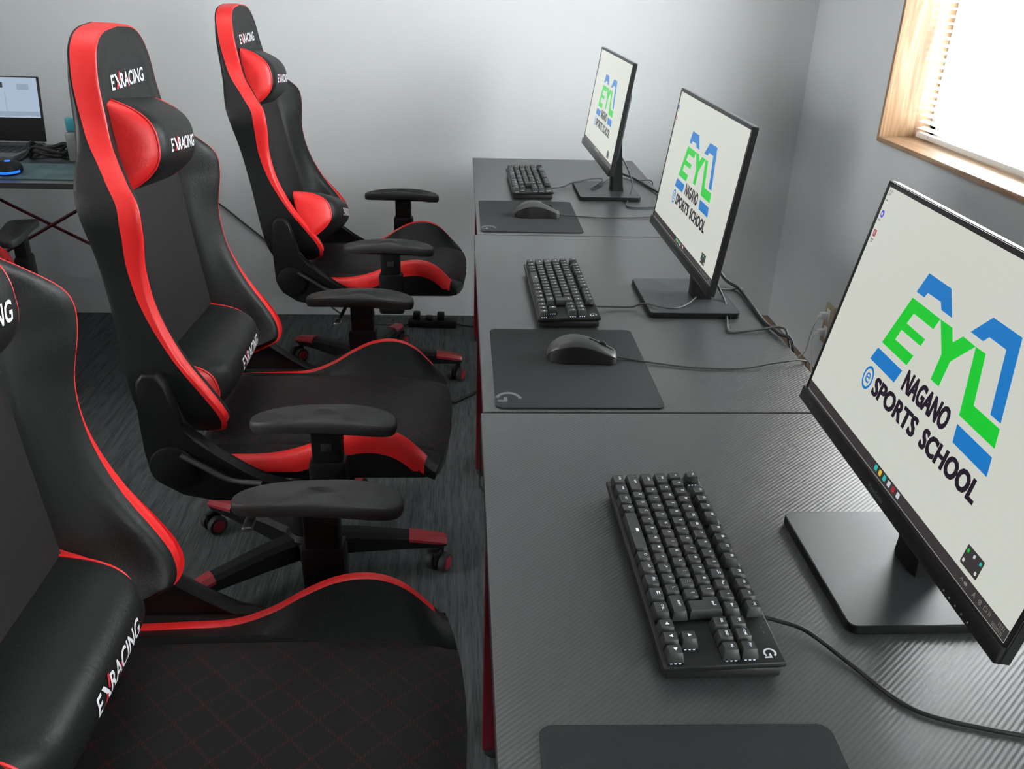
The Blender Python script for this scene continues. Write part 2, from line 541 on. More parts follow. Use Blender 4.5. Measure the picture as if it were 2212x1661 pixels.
slab('floor', ((XL + XR) / 2, (YB + YW) / 2, -0.05), (XR - XL + 0.4, YW - YB + 0.4, 0.1), M['carpet'])
slab('ceiling', ((XL + XR) / 2, (YB + YW) / 2, ZC + 0.05), (XR - XL + 0.4, YW - YB + 0.4, 0.1), M['ceiling'])
slab('wall_back', ((XL + XR) / 2, YW + 0.1, ZC / 2), (XR - XL + 0.6, 0.2, ZC), M['wall'])
slab('wall_left', (XL - 0.1, (YB + YW) / 2, ZC / 2), (0.2, YW - YB, ZC), M['wall'])
slab('wall_rear', ((XL + XR) / 2, YB - 0.1, ZC / 2), (XR - XL + 0.6, 0.2, ZC), M['darkwall'])
# right wall with two window openings: the one in view, and an unseen one added for the rear fill lamp
WY0, WY1, WZ0, WZ1 = 0.20, 1.585, 0.893, 2.05
VY0, VY1 = -2.85, -1.35
TH = 0.24
bm = bmesh.new()
xm = XR + TH / 2


def wbox(y0, y1, z0, z1): add_box(bm, (xm, (y0 + y1) / 2, (z0 + z1) / 2), (TH, y1 - y0, z1 - z0))


wbox(YB, YW, 0, WZ0); wbox(YB, YW, WZ1, ZC)
wbox(WY1, YW, WZ0, WZ1); wbox(VY1, WY0, WZ0, WZ1); wbox(YB, VY0, WZ0, WZ1)
wr = finish('wall_right', bm, M['wall'], smooth=0); wr['kind'] = 'structure'
bm = bmesh.new(); add_box(bm, (XR - 0.022, (YB + YW) / 2, 0.007), (0.044, YW - YB, 0.014), 0.002)
tr_ = finish('baseboard_right', bm, M['browntrim']); tr_['kind'] = 'structure'


def window(name, y0, y1, z0, z1):
    root = empty(name, (0, 0, 0)); root['kind'] = 'structure'
    t = 0.016
    xa, xb = XR - 0.010, XR + 0.20
    xc = (xa + xb) / 2
    bm = bmesh.new()
    add_box(bm, (xc, y1 - t / 2, (z0 + z1) / 2), (xb - xa, t, z1 - z0), 0.0015)
    add_box(bm, (xc, y0 + t / 2, (z0 + z1) / 2), (xb - xa, t, z1 - z0), 0.0015)
    finish('window_jamb', bm, M['wood'], root)
    bm = bmesh.new()
    add_box(bm, (xc, (y0 + y1) / 2, z1 - t / 2), (xb - xa, y1 - y0 - 2 * t, t), 0.0015)
    finish('window_head', bm, M['woodh'], root)
    bm = bmesh.new()
    add_box(bm, (xc, (y0 + y1) / 2, z0 + t / 2), (xb - xa + 0.004, y1 - y0 - 2 * t, t), 0.0025)
    finish('window_sill', bm, M['woodh'], root)
    bm = bmesh.new()
    xs = XR + 0.165
    for yy in (y0 + t + 0.02, (y0 + y1) / 2, y1 - t - 0.02):
        add_box(bm, (xs, yy, (z0 + z1) / 2), (0.03, 0.04, z1 - z0 - 2 * t), 0.003)
    for zz in (z0 + t + 0.02, z1 - t - 0.02):
        add_box(bm, (xs, (y0 + y1) / 2, zz), (0.03, y1 - y0 - 2 * t, 0.04), 0.003)
    finish('window_frame', bm, M['wplastic'], root)
    bm = bmesh.new()
    add_box(bm, (xs, (y0 + y1) / 2, (z0 + z1) / 2), (0.004, y1 - y0 - 2 * t, z1 - z0 - 2 * t))
    finish('window_pane', bm, M['glass'], root, smooth=0)
    return root


window('window_1', WY0, WY1, WZ0, WZ1)
window('added_window', VY0, VY1, WZ0, WZ1)  # unseen window, added to hold the rear fill

# venetian blind in the window in view
blind = tag(empty('venetian_blind', (XR + 0.112, (WY0 + WY1) / 2, WZ0 + 0.016)),
            'white venetian blind with thin horizontal slats hanging in the wooden window', 'blind')
bm = bmesh.new()
BW = WY1 - WY0 - 0.032 - 0.03
nz = int((WZ1 - WZ0 - 0.032 - 0.06) / 0.0205)
tilt = Matrix.Rotation(math.radians(-12), 3, 'Y')
for k in range(nz):
    add_box(bm, (0, 0, 0.034 + k * 0.0205), (0.025, BW, 0.0006), rot=tilt)
finish('slats', bm, M['alu'], blind, smooth=0)
bm = bmesh.new(); add_box(bm, (0, 0, 0.012), (0.022, BW, 0.016), 0.003)
finish('bottom_rail', bm, M['alu'], blind)
bm = bmesh.new(); add_box(bm, (0, 0, WZ1 - WZ0 - 0.05), (0.03, BW, 0.03), 0.003)
finish('head_rail', bm, M['alu'], blind)
for yy in (BW / 2 - 0.085, 0, -BW / 2 + 0.085):
    bm = bmesh.new()
    for xx in (-0.0135, 0.0135):
        add_tube(bm, [(xx, yy, 0.012), (xx, yy, WZ1 - WZ0 - 0.05)], 0.0006, 6)
    for k in range(nz):
        add_box(bm, (0, yy, 0.031 + k * 0.0205), (0.026, 0.001, 0.0008))
    finish('ladder_cord', bm, M['gcable'], blind)

# ------------------------------------------------------------------ outlet on the right wall
outl = tag(empty('wall_outlet', (XR, 1.68, 0.215)), 'beige wall outlet plate low on the wall beyond the near monitor', 'outlet')
bm = bmesh.new(); add_box(bm, (-0.005, 0, 0), (0.010, 0.072, 0.15), 0.003)
finish('cover_plate', bm, M['outlet'], outl)
for zz in (0.035, -0.03):
    bm = bmesh.new(); add_box(bm, (-0.0105, 0, zz), (0.003, 0.030, 0.045), 0.001)
    finish('socket', bm, M['wplastic'], outl)
for dz, lab, fall in ((0.035, 'white plug in the upper socket of the beige wall outlet', 0.03), (-0.03, 'white plug in the lower socket of the beige wall outlet', -0.02)):
    pl = tag(empty('power_plug', (XR - 0.012, 1.68, 0.215 + dz)), lab, 'plug', 'plugs in the wall outlet')
    bm = bmesh.new(); add_box(bm, (-0.014, 0, 0), (0.028, 0.022, 0.026), 0.005)
    add_box(bm, (-0.031, 0, -0.006), (0.012, 0.012, 0.012), 0.003)
    finish('plug_body', bm, M['wplastic'], pl)
    bm = bmesh.new()
    add_tube(bm, [(-0.034, 0, -0.008), (-0.045, 0.0, -0.04), (-0.04, fall, -0.10), (-0.035, fall * 2, -0.17), (-0.05, fall * 3 + 0.03, -0.205 - dz)], 0.0028, 8, 6)
    finish('cable', bm, M['wcable'], pl)

# ------------------------------------------------------------------ desks in the row
TZ = 0.72


def make_desk(x0, y0, y1):
    root = empty('desk', (x0, y0, 0))
    D, Wd = 0.60, y1 - y0 - 0.002
    bm = bmesh.new(); add_box(bm, (D / 2, Wd / 2, TZ - 0.009), (D, Wd, 0.018), 0.0012, 1)
    finish('desk_top', bm, M['carbon'], root)
    for yy in (0.032, Wd - 0.032):
        for xx in (0.034, D - 0.075):
            bm = bmesh.new()
            add_box(bm, (xx, yy, 0.36), (0.045, 0.035, 0.68), 0.004)
            leg = finish('leg', bm, M['redmetal'], root)
            bm = bmesh.new(); add_cyl(bm, (xx, yy, 0.012), (0, 0, 1), 0.018, 0.024, 16, 0.003)
            finish('foot', bm, M['rubber'], leg)
        bm = bmesh.new()
        add_box(bm, (D / 2 - 0.02, yy, 0.040), (D - 0.11, 0.033, 0.038), 0.004)
        finish('foot_bar', bm, M['redmetal'], root)
        bm = bmesh.new()
        add_box(bm, (D / 2, yy, TZ - 0.018 - 0.012), (D - 0.10, 0.033, 0.024), 0.003)
        finish('top_bar', bm, M['redmetal'], root)
    bm = bmesh.new()
    for s in (1, -1):
        a = Vector((D - 0.075, 0.06, TZ - 0.1)); b = Vector((D - 0.075, Wd - 0.06, 0.16))
        if s < 0: a.z, b.z = b.z, a.z
        add_tube(bm, [a + Vector((0.006 * s, 0, 0)), b + Vector((0.006 * s, 0, 0))], 0.006, 8)
    finish('cross_brace', bm, M['redmetal'], root)
    return root


dg_ = 'black carbon-weave desks set end to end'
tag(make_desk(0.013, 1.030, 2.056), 'black carbon-weave desk at the far end, against the back wall', 'desk', dg_)
tag(make_desk(0.004, 0.002, 1.028), 'middle black carbon-weave desk, holding the second monitor', 'desk', dg_)
tag(make_desk(0.000, -1.030, 0.000), 'nearest black carbon-weave desk, under the large near monitor', 'desk', dg_)

# ------------------------------------------------------------------ racing chairs (face +x, origin on the floor under the column)
HALF = [(0, .495), (.12, .495), (.182, .499), (.224, .522), (.246, .565), (.251, .63), (.242, .76), (.238, .84), (.243, .90),
        (.247, .945), (.236, .985), (.205, 1.018), (.172, 1.048), (.150, 1.088), (.142, 1.13), (.134, 1.18), (.113, 1.222), (.072, 1.246), (0, 1.254)]
XRT = [(.49, -.225), (.57, -.245), (.64, -.256), (.78, -.272), (.92, -.290), (1.07, -.318), (1.18, -.322), (1.26, -.318)]
XFT = [(.49, -.125), (.515, -.096), (.545, -.082), (.575, -.088), (.61, -.107), (.68, -.150), (.77, -.185), (.85, -.195), (.93, -.186), (.975, -.190), (1.01, -.215), (1.055, -.248), (1.12, -.262), (1.20, -.268), (1.26, -.272)]
XCT = [(.49, -.205), (.60, -.212), (.70, -.222), (.80, -.234), (.90, -.246), (1.0, -.258), (1.1, -.262), (1.2, -.266), (1.26, -.270)]


SDT = [(.50, .006), (.60, .009), (.70, .014), (.82, .026), (.93, .036), (1.02, .034), (1.10, .042), (1.20, .044), (1.26, .044)]
FIT = [(.50, .024), (.60, .026), (.70, .022), (.82, .014), (.95, .009), (1.05, .007), (1.26, .006)]


def backrest_grid():
    half = [(v.x, v.y) for v in cr([(a, b, 0) for a, b in HALF], 5)]
    loop = half + [(-y, z) for y, z in half[-2:0:-1]]
    rows = []
    for y, z in loop:
        mz = min(max(z, .66), 1.10)
        m0 = Vector((0, mz)); O = Vector((y, z)); d = (O - m0); L = d.length

        def P(inset, f):
            k = max(0.0, 1 - inset / L) if inset is not None else 0.0
            q = m0 + d * k
            return Vector((f(q.y), q.x, q.y))
        xr = lambda z_: interp(XRT, z_)
        wb = min(1.0, max(0.0, (.60 - z) / .06)) * (1 - min(1.0, abs(y) / .225) ** 3)
        xf = lambda z_: interp(XFT, z_) * (1 - wb) + (interp(XCT, z_) + .006) * wb; xc = lambda z_: min(interp(XCT, z_), interp(XFT, z_) - .002)
        s = L / .25 if L < .25 else 1.0
        g = min(1.0, max(0.0, (1.02 - z) / .05))
        sd, fi = interp(SDT, z), interp(FIT, z)
        ctrl = [P(None, lambda q: xr(q) - .012), P(.10 * s, lambda q: xr(q) - .010), P(.035 * s, lambda q: xr(q) - .003), P(.008 * s, lambda q: xr(q) + .004),
                P(0, lambda q: min(xr(q) + .012, xf(q) - sd - .004)), P(0, lambda q: xf(q) - sd),
                P(0, lambda q: xf(q) - sd * .62), P(.001, lambda q: xf(q) - sd * .3), P(fi * .4, lambda q: xf(q) - .003), P(fi, xf),
                P(fi + .020 * s, lambda q: xf(q) - .006 * g - .001), P(.060 * s, lambda q: xf(q) - .45 * (xf(q) - xc(q))), P(.090 * s, lambda q: xc(q) + .010 * g),
                P(.100 * s, lambda q: xc(q) - .004 * g), P(.112 * s, lambda q: xc(q) + .008 * g), P(.16 * s, lambda q: xc(q) + .013 * g), P(None, lambda q: xc(q) + .012 * g)]
        rows.append(ctrl)
    return rows


def grid_mesh(rows, k0, k1, faces_ok=None, n=3):
    """mesh of ring columns k0..k1 of a closed fan of rows"""
    bm = bmesh.new()
    out = []
    for r in rows:
        c = cr(r, n)
        out.append([bm.verts.new(p) for p in c[k0 * n:k1 * n + 1]])
    N = len(out)
    for i in range(N):
        a, b = out[i], out[(i + 1) % N]
        for k in range(len(a) - 1):
            if faces_ok and not faces_ok(k0 + k / n, (a[k].co + b[k].co) / 2): continue
            try: bm.faces.new((a[k], b[k], b[k + 1], a[k + 1]))
            except ValueError: pass
    bmesh.ops.remove_doubles(bm, verts=bm.verts[:], dist=1e-6)
    bmesh.ops.delete(bm, geom=[v for v in bm.verts if not v.link_faces], context='VERTS')
    return bm


def seat_rows():
    ZL = [(-.18, .430), (-.09, .434), (-.01, .440), (.05, .464), (.10, .496), (.15, .520), (.205, .525), (.25, .506), (.29, .466), (.325, .432)]
    ZR = [(-.18, .462), (-.09, .464), (-.01, .468), (.05, .484), (.10, .506), (.15, .522), (.205, .524), (.25, .504), (.29, .464), (.325, .430)]
    rows = []
    NU = 44
    for i in range(NU + 1):
        u = i / NU
        sc = 1.0
        if u > .92: sc = math.sqrt(max(0.0, 1 - ((u - .92) / .08) ** 2 * .62))
        if u < .06: sc = math.sqrt(max(0.1, 1 - ((.06 - u) / .06) ** 2 * .7))
        zb = .398

        def X(y): return -.175 + (.350 - .036 * (abs(y) / .26) ** 2.2 + .175) * u
        zt0 = .456 - .02 * max(0, (u - .7) / .3) ** 2
        xw = X(.25)

        def halfsec(zw): return [(0, zb - .004), (.16, zb - .002), (.215, zb + .002), (.240, zb + .018), (.249, zb + .035), (.250, max(zw - .046, zb + .038)), (.250, zw - .030), (.246, zw - .008), (.236, zw),
                (.222, zw - .002), (.200, zt0 + (zw - zt0) * .50), (.176, zt0 + .002), (.168, zt0 - .006), (.160, zt0 + .002), (.13, zt0 + .008), (.06, zt0 + .011), (0, zt0 + .012)]
        hl, hr = halfsec(interp(ZL, xw)), halfsec(interp(ZR, xw))
        full = [Vector((X(y), y, .43 + (z - .43) * sc)) for y, z in hl] + [Vector((X(y), -y, .43 + (z - .43) * sc)) for y, z in hr[-2:0:-1]]
        rows.append(full)
    return rows, len(hl)


def seat_mesh(pred, cap=False, side=0, trimfill=True):
    rows, nh = seat_rows()
    bm = bmesh.new()
    V = [[bm.verts.new(p) for p in r] for r in rows]
    n = len(V[0])
    for ri, (a, b) in enumerate(zip(V, V[1:])):
        for k in range(n):
            k2 = (k + 1) % n
            kk = min(k, k2) if k < nh - 1 else n - max(k, k2 if k2 else n)
            if side and (a[k].co.y + a[k2].co.y) * side < 0: continue
            if 5 <= kk < 9:
                if ri >= 42 and not side and trimfill: pass
                elif not pred(kk) or (side and ri >= 42): continue
            elif not pred(kk): continue
            bm.faces.new((a[k], b[k], b[k2], a[k2]))
    if cap:
        bm.faces.new(V[0]); bm.faces.new(V[-1][::-1])
    bmesh.ops.delete(bm, geom=[v for v in bm.verts if not v.link_faces], context='VERTS')
    return bm


def letters_on(parent_mesh, name, origin, right, up, ray, height, width, parent, off=0.0012, cut=0.006, extra=0.010):
    """EXRACING lettering laid on a curved surface: white letters, red slash strokes"""
    bmw, w = text_bm('RACING', height, 0.018, 0.22, 1.0, cut)
    sc = (width * 0.74) / w
    for v in bmw.verts: v.co.x = v.co.x * sc + width * 0.27
    be, we = text_bm('E', height, 0.018, 0.22, 1.0, cut)
    for v in be.verts: v.co.x = v.co.x * sc
    merge(bmw, be)
    h = height
    b3 = bmesh.new()
    x0 = width * .135
    flat_poly(b3, [(x0, h), (x0 + .28 * h, h), (x0 + .85 * h, 0), (x0 + .55 * h, 0)])
    for _ in range(4):
        bmesh.ops.subdivide_edges(b3, edges=[e for e in b3.edges if e.calc_length() > cut], cuts=1)
        bmesh.ops.triangulate(b3, faces=b3.faces[:])
    merge(bmw, b3)
    bmr = bmesh.new()
    flat_poly(bmr, [(x0 + .62 * h, 0.58 * h), (x0 + .90 * h, h * 1.12), (x0 + 1.10 * h, h * 1.12), (x0 + .76 * h, 0.46 * h)])
    flat_poly(bmr, [(x0 - .02 * h, 0), (x0 + .26 * h, 0), (x0 + .52 * h, .36 * h), (x0 + .36 * h, .52 * h)])
    flat_poly(bmr, [(width * .47, -.06 * h), (width * .49, -.06 * h), (width * .535, .55 * h), (width * .515, .62 * h)])
    for _ in range(3):
        bmesh.ops.subdivide_edges(bmr, edges=[e for e in bmr.edges if e.calc_length() > cut], cuts=1)
        bmesh.ops.triangulate(bmr, faces=bmr.faces[:])
    bvh = parent_mesh
    right = Vector(right); up = Vector(up); ray = Vector(ray); origin = Vector(origin)
    for b in (bmw, bmr):
        for v in b.verts:
            p = origin + right * (v.co.x - width / 2) + up * (v.co.y - height / 2)
            hit, nrm, _, _ = bvh.ray_cast(p - ray * 0.3, ray)
            if hit is not None:
                v.co = hit - ray * off
            else:
                v.co = p
    o = finish(name, bmw, M['white_print'], parent, smooth=0, normals=False)
    o2 = finish('red_slash', bmr, M['red_print'], o, smooth=0, normals=False)
    return o


def bvh_of(objs):
    vs, fs = [], []
    for o in objs:
        b = len(vs)
        vs += [v.co.copy() for v in o.data.vertices]
        fs += [[b + i for i in p.vertices] for p in o.data.polygons]
    return BVHTree.FromPolygons(vs, fs)


def make_chair():
    root = empty('gaming_chair')
    rows = backrest_grid()
    cen = lambda k, c: k >= 13 and .52 < c.z < .985 and abs(c.y) < .2
    back = finish('backrest', grid_mesh(rows, 0, 5), M['pu'], root, 50)
    fr = finish('bolster', grid_mesh(rows, 9, 16, lambda k, c: not cen(k, c)), M['pu'], back, 40)
    fr['label'] = 'black padded wings and head section of the backrest'
    cp = finish('centre_panel', grid_mesh(rows, 9, 16, cen), M['pin'], back, 40)
    rt = finish('edge_trim', grid_mesh(rows, 5, 9), M['pured'], back, 50)
    rt['label'] = 'red leatherette trim round the backrest edge'
    # dark plates painting in the shaded belt openings beside the pillow
    for s in (1, -1):
        bm = bmesh.new()
        poly = rrect(-.020, -.040, .020, .040, .018)
        mt = Matrix.Translation((-.2665, s * .088, 1.055)) @ Matrix.Rotation(math.radians(-7), 4, 'Y') @ Matrix(((0, 0, 1, 0), (1, 0, 0, 0), (0, 1, 0, 0), (0, 0, 0, 1)))
        add_prism(bm, poly, 0.006, mt, 0.002)
        g = finish('belt_slot_shade', bm, M['seam'], back)
    letters_on(bvh_of([fr, cp]), 'lettering', (-.25, 0.0, 1.156), (0, 1, 0), (0, 0, 1), (-1, 0, 0), .026, .160, back)
    # seat
    seat = finish('seat', seat_mesh(lambda k: k < 5 or 9 <= k < 12, True), M['pu'], root, 40)
    o = finish('seat_panel', seat_mesh(lambda k: k >= 12, side=0, trimfill=False), M['quilt'], seat, 40)
    o['label'] = 'black quilted seat panel with red stitching'
    for sd in (1, -1):
        o = finish('seat_trim', seat_mesh(lambda k: 5 <= k < 9, side=sd), M['pured'], seat, 50)
        o['label'] = 'red leatherette trim along the seat wing'
    # mechanism under the seat
    bm = bmesh.new()
    add_box(bm, (0, 0, .378), (.24, .16, .035), .008)
    add_box(bm, (.02, 0, .352), (.13, .11, .03), .008)
    finish('tilt_mechanism', bm, M['blackmetal'], root)
    bm = bmesh.new()
    add_tube(bm, [(-.03, -.05, .352), (-.04, -.16, .352), (-.05, -.24, .345), (-.055, -.275, .34)], .0055, 10, 4)
    lv = finish('tilt_lever', bm, M['blackmetal'], root)
    bm = bmesh.new(); add_box(bm, (-.057, -.29, .338), (.022, .045, .012), .005)
    finish('lever_paddle', bm, M['chrome'], lv)
    bm = bmesh.new()
    lathe(bm, [(0, .10), (.036, .10), (.036, .19), (.030, .195), (.030, .26), (.026, .263), (.026, .345), (0, .345)], 28)
    finish('gas_column', bm, M['plastic'], root)
    # recliner brackets
    for s in (1, -1):
        bm = bmesh.new()
        prof = [(-.240, .500), (-.234, .56), (-.240, .62), (-.238, .650), (-.224, .666), (-.200, .664), (-.186, .646), (-.178, .60), (-.170, .548), (-.136, .528), (-.108, .496),
                (-.060, .452), (-.020, .428), (.060, .414), (.062, .403), (-.06, .392), (-.120, .388), (-.180, .402), (-.222, .430), (-.240, .465)]
        mt = Matrix.Translation((0, s * .253 + (0.032 if s > 0 else 0), 0)) @ Matrix.Rotation(PI / 2, 4, 'X')
        add_prism(bm, prof, .032, mt, .007, 3)
        br = finish('recliner_cover', bm, M['plastic'], root, 40)
        bm = bmesh.new()
        add_cyl(bm, (-.190, s * .287, .470), (0, s, 0), .045, .008, 28, .003)
        finish('hinge_cap', bm, M['plastic'], br)
        if s < 0:
            bm = bmesh.new()
            add_tube(bm, [(-.17, s * .292, .500), (-.13, s * .298, .478), (-.08, s * .300, .448), (-.02, s * .300, .440)], .008, 10, 5, flat=.6)
            finish('recline_lever', bm, M['blackmetal'], br)
    # armrests
    for s in (1, -1):
        arm = empty('armrest'); arm.parent = root
        bm = bmesh.new()
        n = 26
        ol = []
        for k in range(n * 2):
            t = 2 * PI * k / (n * 2)
            cx, sy = math.cos(t), math.sin(t)
            e = 0.62
            X = .114 + .136 * math.copysign(abs(cx) ** e, cx)
            wd = .041 + .006 * (X - .12) / .13
            ol.append((X, wd * math.copysign(abs(sy) ** .75, sy)))
        lev = [(.80, -.024), (.94, -.022), (1.0, -.015), (1.0, -.010), (.97, -.003), (.88, .0), (.60, .0015), (.30, .002)]
        rings = []
        for kx, dz in lev:
            r = []
            for X, Y in ol:
                cx = (X - .114)
                arch = -.016 * (cx / .136) ** 2 * (1 if cx > 0 else .7)
                ins = (1 - kx) * .045
                l = math.hypot(cx, Y)
                f = max(0.0, 1 - ins / l) if kx > .85 else kx
                r.append(bm.verts.new((.114 + cx * f, s * .330 + Y * f, .612 + dz + arch)))
            rings.append(r)
        for a, b in zip(rings, rings[1:]):
            for k in range(len(a)):
                bm.faces.new((a[k], a[(k + 1) % len(a)], b[(k + 1) % len(a)], b[k]))
        bm.faces.new(rings[0][::-1]); bm.faces.new(rings[-1])
        finish('arm_pad', bm, M['armpad'], arm, 50)
        bm = bmesh.new()
        add_box(bm, (.118, s * .330, .588), (.135, .052, .016), .005)
        add_box(bm, (.118, s * .330, .545), (.058, .036, .090), .008)
        finish('arm_post', bm, M['plastic'], arm)
        bm = bmesh.new()
        add_box(bm, (.118, s * .330, .462), (.072, .046, .110), .010)
        add_box(bm, (.118, s * .318, .403), (.078, .060, .036), .010)
        add_box(bm, (.118, s * .215, .388), (.060, .200, .014), .004)
        finish('arm_bracket', bm, M['plastic'], arm)
        bm = bmesh.new(); add_box(bm, (.118, s * .330 + s * .0185, .548), (.020, .004, .016), .0015)
        finish('height_button', bm, M['armpad'], arm)
    # five-star base
    bm = bmesh.new()
    lathe(bm, [(0, .075), (.045, .075), (.052, .085), (.052, .118), (.040, .128), (0, .128)], 32)
    hub = finish('base_hub', bm, M['plastic'], root)
    for k in range(5):
        a = math.radians(2 + 72 * k)
        R = Matrix.Rotation(a, 4, 'Z')
        bm = bmesh.new()
        secs = [(.030, .030, .062, .122), (.12, .026, .066, .120), (.24, .021, .068, .108), (.322, .018, .066, .094), (.336, .014, .070, .088)]
        rings = []
        for x, w, z0, z1 in secs:
            pr = [(-w, z0 + .004), (-w + .004, z0), (w - .004, z0), (w, z0 + .004), (w, z1 - .010), (w * .55, z1), (-w * .55, z1), (-w, z1 - .010)]
            rings.append([bm.verts.new(R @ Vector((x, yy, zz))) for yy, zz in pr])
        for r0, r1 in zip(rings, rings[1:]):
            for q in range(8): bm.faces.new((r0[q], r0[(q + 1) % 8], r1[(q + 1) % 8], r1[q]))
        bm.faces.new(rings[0][::-1]); bm.faces.new(rings[-1])
        leg = finish('base_leg', bm, M['plastic'], root, 30)
        bm = bmesh.new()
        rings = []
        for x, w, z0, z1 in [(.245, .0215, .092, .1095), (.322, .0185, .080, .0955), (.337, .015, .080, .0895)]:
            pr = [(-w - .001, z0), (w + .001, z0), (w + .001, z1 - .009), (w * .55, z1 + .001), (-w * .55, z1 + .001), (-w - .001, z1 - .009)]
            rings.append([bm.verts.new(R @ Vector((x, yy, zz))) for yy, zz in pr])
        for r0, r1 in zip(rings, rings[1:]):
            for q in range(6): bm.faces.new((r0[q], r0[(q + 1) % 6], r1[(q + 1) % 6], r1[q]))
        bm.faces.new(rings[0][::-1]); bm.faces.new(rings[-1])
        c = finish('end_cap', bm, M['redcap'], leg, 30); c['label'] = 'dull red end cap of the base leg'
        ca = empty('caster'); ca.parent = root
        ca.matrix_local = Matrix.Translation(R @ Vector((.322, 0, 0))) @ Matrix.Rotation(a + 1.1 + k * 1.7, 4, 'Z')
        bm = bmesh.new()
        add_cyl(bm, (0, 0, .058), (0, 0, 1), .008, .03, 12)
        add_box(bm, (-.012, 0, .040), (.042, .012, .040), .005)
        finish('caster_fork', bm, M['plastic'], ca)
        for sy in (1, -1):
            bm = bmesh.new()
            add_cyl(bm, (-.012, sy * .017, .026), (0, sy, 0), .026, .018, 28, .004)
            w_ = finish('wheel', bm, M['rubber'], ca)
            bm = bmesh.new()
            add_cyl(bm, (-.012, sy * .0262, .026), (0, sy, 0), .017, .003, 20, .001)
            c = finish('wheel_disc', bm, M['redcap'], ca); c['label'] = 'red disc on the black caster wheel'
    return root


chair0 = make_chair()
GC = 'black and red racing chairs at the desks'
chairs = []
for i, (x, y, rz, lab) in enumerate([
        (-.360, 1.645, 0, 'black and red racing chair at the far desk, by the back wall'),
        (-.400, .535, 0, 'black and red racing chair at the middle desk, second from the camera'),
        (-.372, -.395, 0, 'nearest black and red racing chair, its seat and lower backrest at the bottom left'),
        (-1.683, 1.266, math.radians(101), 'racing chair facing the laptop desk, only an armrest showing at the left edge')]):
    c = chair0 if i == 0 else copy_tree(chair0)
    c.location = (x, y, 0); c.rotation_euler = (0, 0, rz)
    tag(c, lab, 'chair', GC)
    chairs.append(c)


# each backrest at its own recline
piv = Matrix.Translation((-.20, 0, .50))
TILT = []
for ch_, dg_t, yw_ in zip(chairs, (-5, 0, 3, 0), (-3, -2.5, 0, 0)):
    bk_ = [c for c in ch_.children if c.name.startswith('backrest')][0]
    TILT.append(piv @ Matrix.Rotation(math.radians(yw_), 4, 'Z') @ Matrix.Rotation(math.radians(dg_t), 4, 'Y') @ piv.inverted())
    bk_.matrix_local = TILT[-1]


def make_pillow(name, L, H, D, split, th=.026, tw=.15, tz=0.0, ty=0.0):
    """padded bolster lying along y, bulging towards +x, pinched red ends"""
    nu, nv = 40, 40
    pts = []
    for i in range(nu + 1):
        u = -1 + 2 * i / nu
        u = math.copysign(abs(u) ** .80, u)
        a = abs(u)
        e = max(0.0, (a - .55) / .45)
        k = math.sqrt(max(0.0, 1 - e ** 3 * .86))
        dd = D * (k + .06 * (1 - a * a))
        hh = H * (1 - .10 * e ** 3)
        row = []
        for j in range(nv):
            if j < 26:      # bulging front, bottom to top
                q = -1 + 2 * j / 26
                x = -D * .30 + dd * (1 - abs(q) ** 2.5)
            else:           # flatter back, top to bottom
                q = 1 - 2 * (j - 26) / (nv - 26)
                x = -D * .30 - D * .10 * k * (1 - q * q)
            z = hh / 2 * math.copysign(abs(q) ** .92, q)
            sz = q; t = q * 3
            y = u * L / 2
            pinch = 1 - .10 * max(0, a - .6) * (1 - abs(sz))  # ends drawn in between the corners
            wr = .0022 * math.sin(9 * t + 5 * u) * max(0, a - split) * 3
            row.append(Vector((x + wr, y * pinch, z)))
        pts.append((u, row))

    def part(sel, caps):
        bm = bmesh.new()
        idx = [i for i, (u, r) in enumerate(pts) if sel(u)]
        V = [[bm.verts.new(p) for p in pts[i][1]] for i in idx]
        for a, b in zip(V, V[1:]):
            for k in range(nv): bm.faces.new((a[k], a[(k + 1) % nv], b[(k + 1) % nv], b[k]))
        if caps < 0: bm.faces.new(V[0][::-1])
        if caps > 0: bm.faces.new(V[-1])
        return bm
    us = [u for u, _ in pts]
    cutn = min(us, key=lambda q: abs(q + split)); cutp = -cutn
    body = finish(name, part(lambda u: cutn - 1e-6 <= u <= cutp + 1e-6, 0), M['pu'], None, 60)
    for s in (-1, 1):
        o = finish('end_panel', part((lambda u: u <= cutn + 1e-6) if s < 0 else (lambda u: u >= cutp - 1e-6), s), M['pured'], body, 60)
        o['label'] = 'red end of the pillow'
        # red piping along the seam
        ring = [p for p in [r for u, r in pts if abs(u - (cutn if s < 0 else cutp)) < 1e-6][0]]
        bm = bmesh.new(); add_tube(bm, ring + [ring[0]], .0022, 8)
        finish('piping', bm, M['pured'], body, 60)
    letters_on(bvh_of([body] + list(body.children)), 'lettering', (.1, ty, tz), (0, 1, 0), (0, 0, 1), (-1, 0, 0), th, tw, body)
    return body


def place(o, base, off, rot):
    o.location = Vector(base) + Vector(off)
    o.rotation_euler = rot


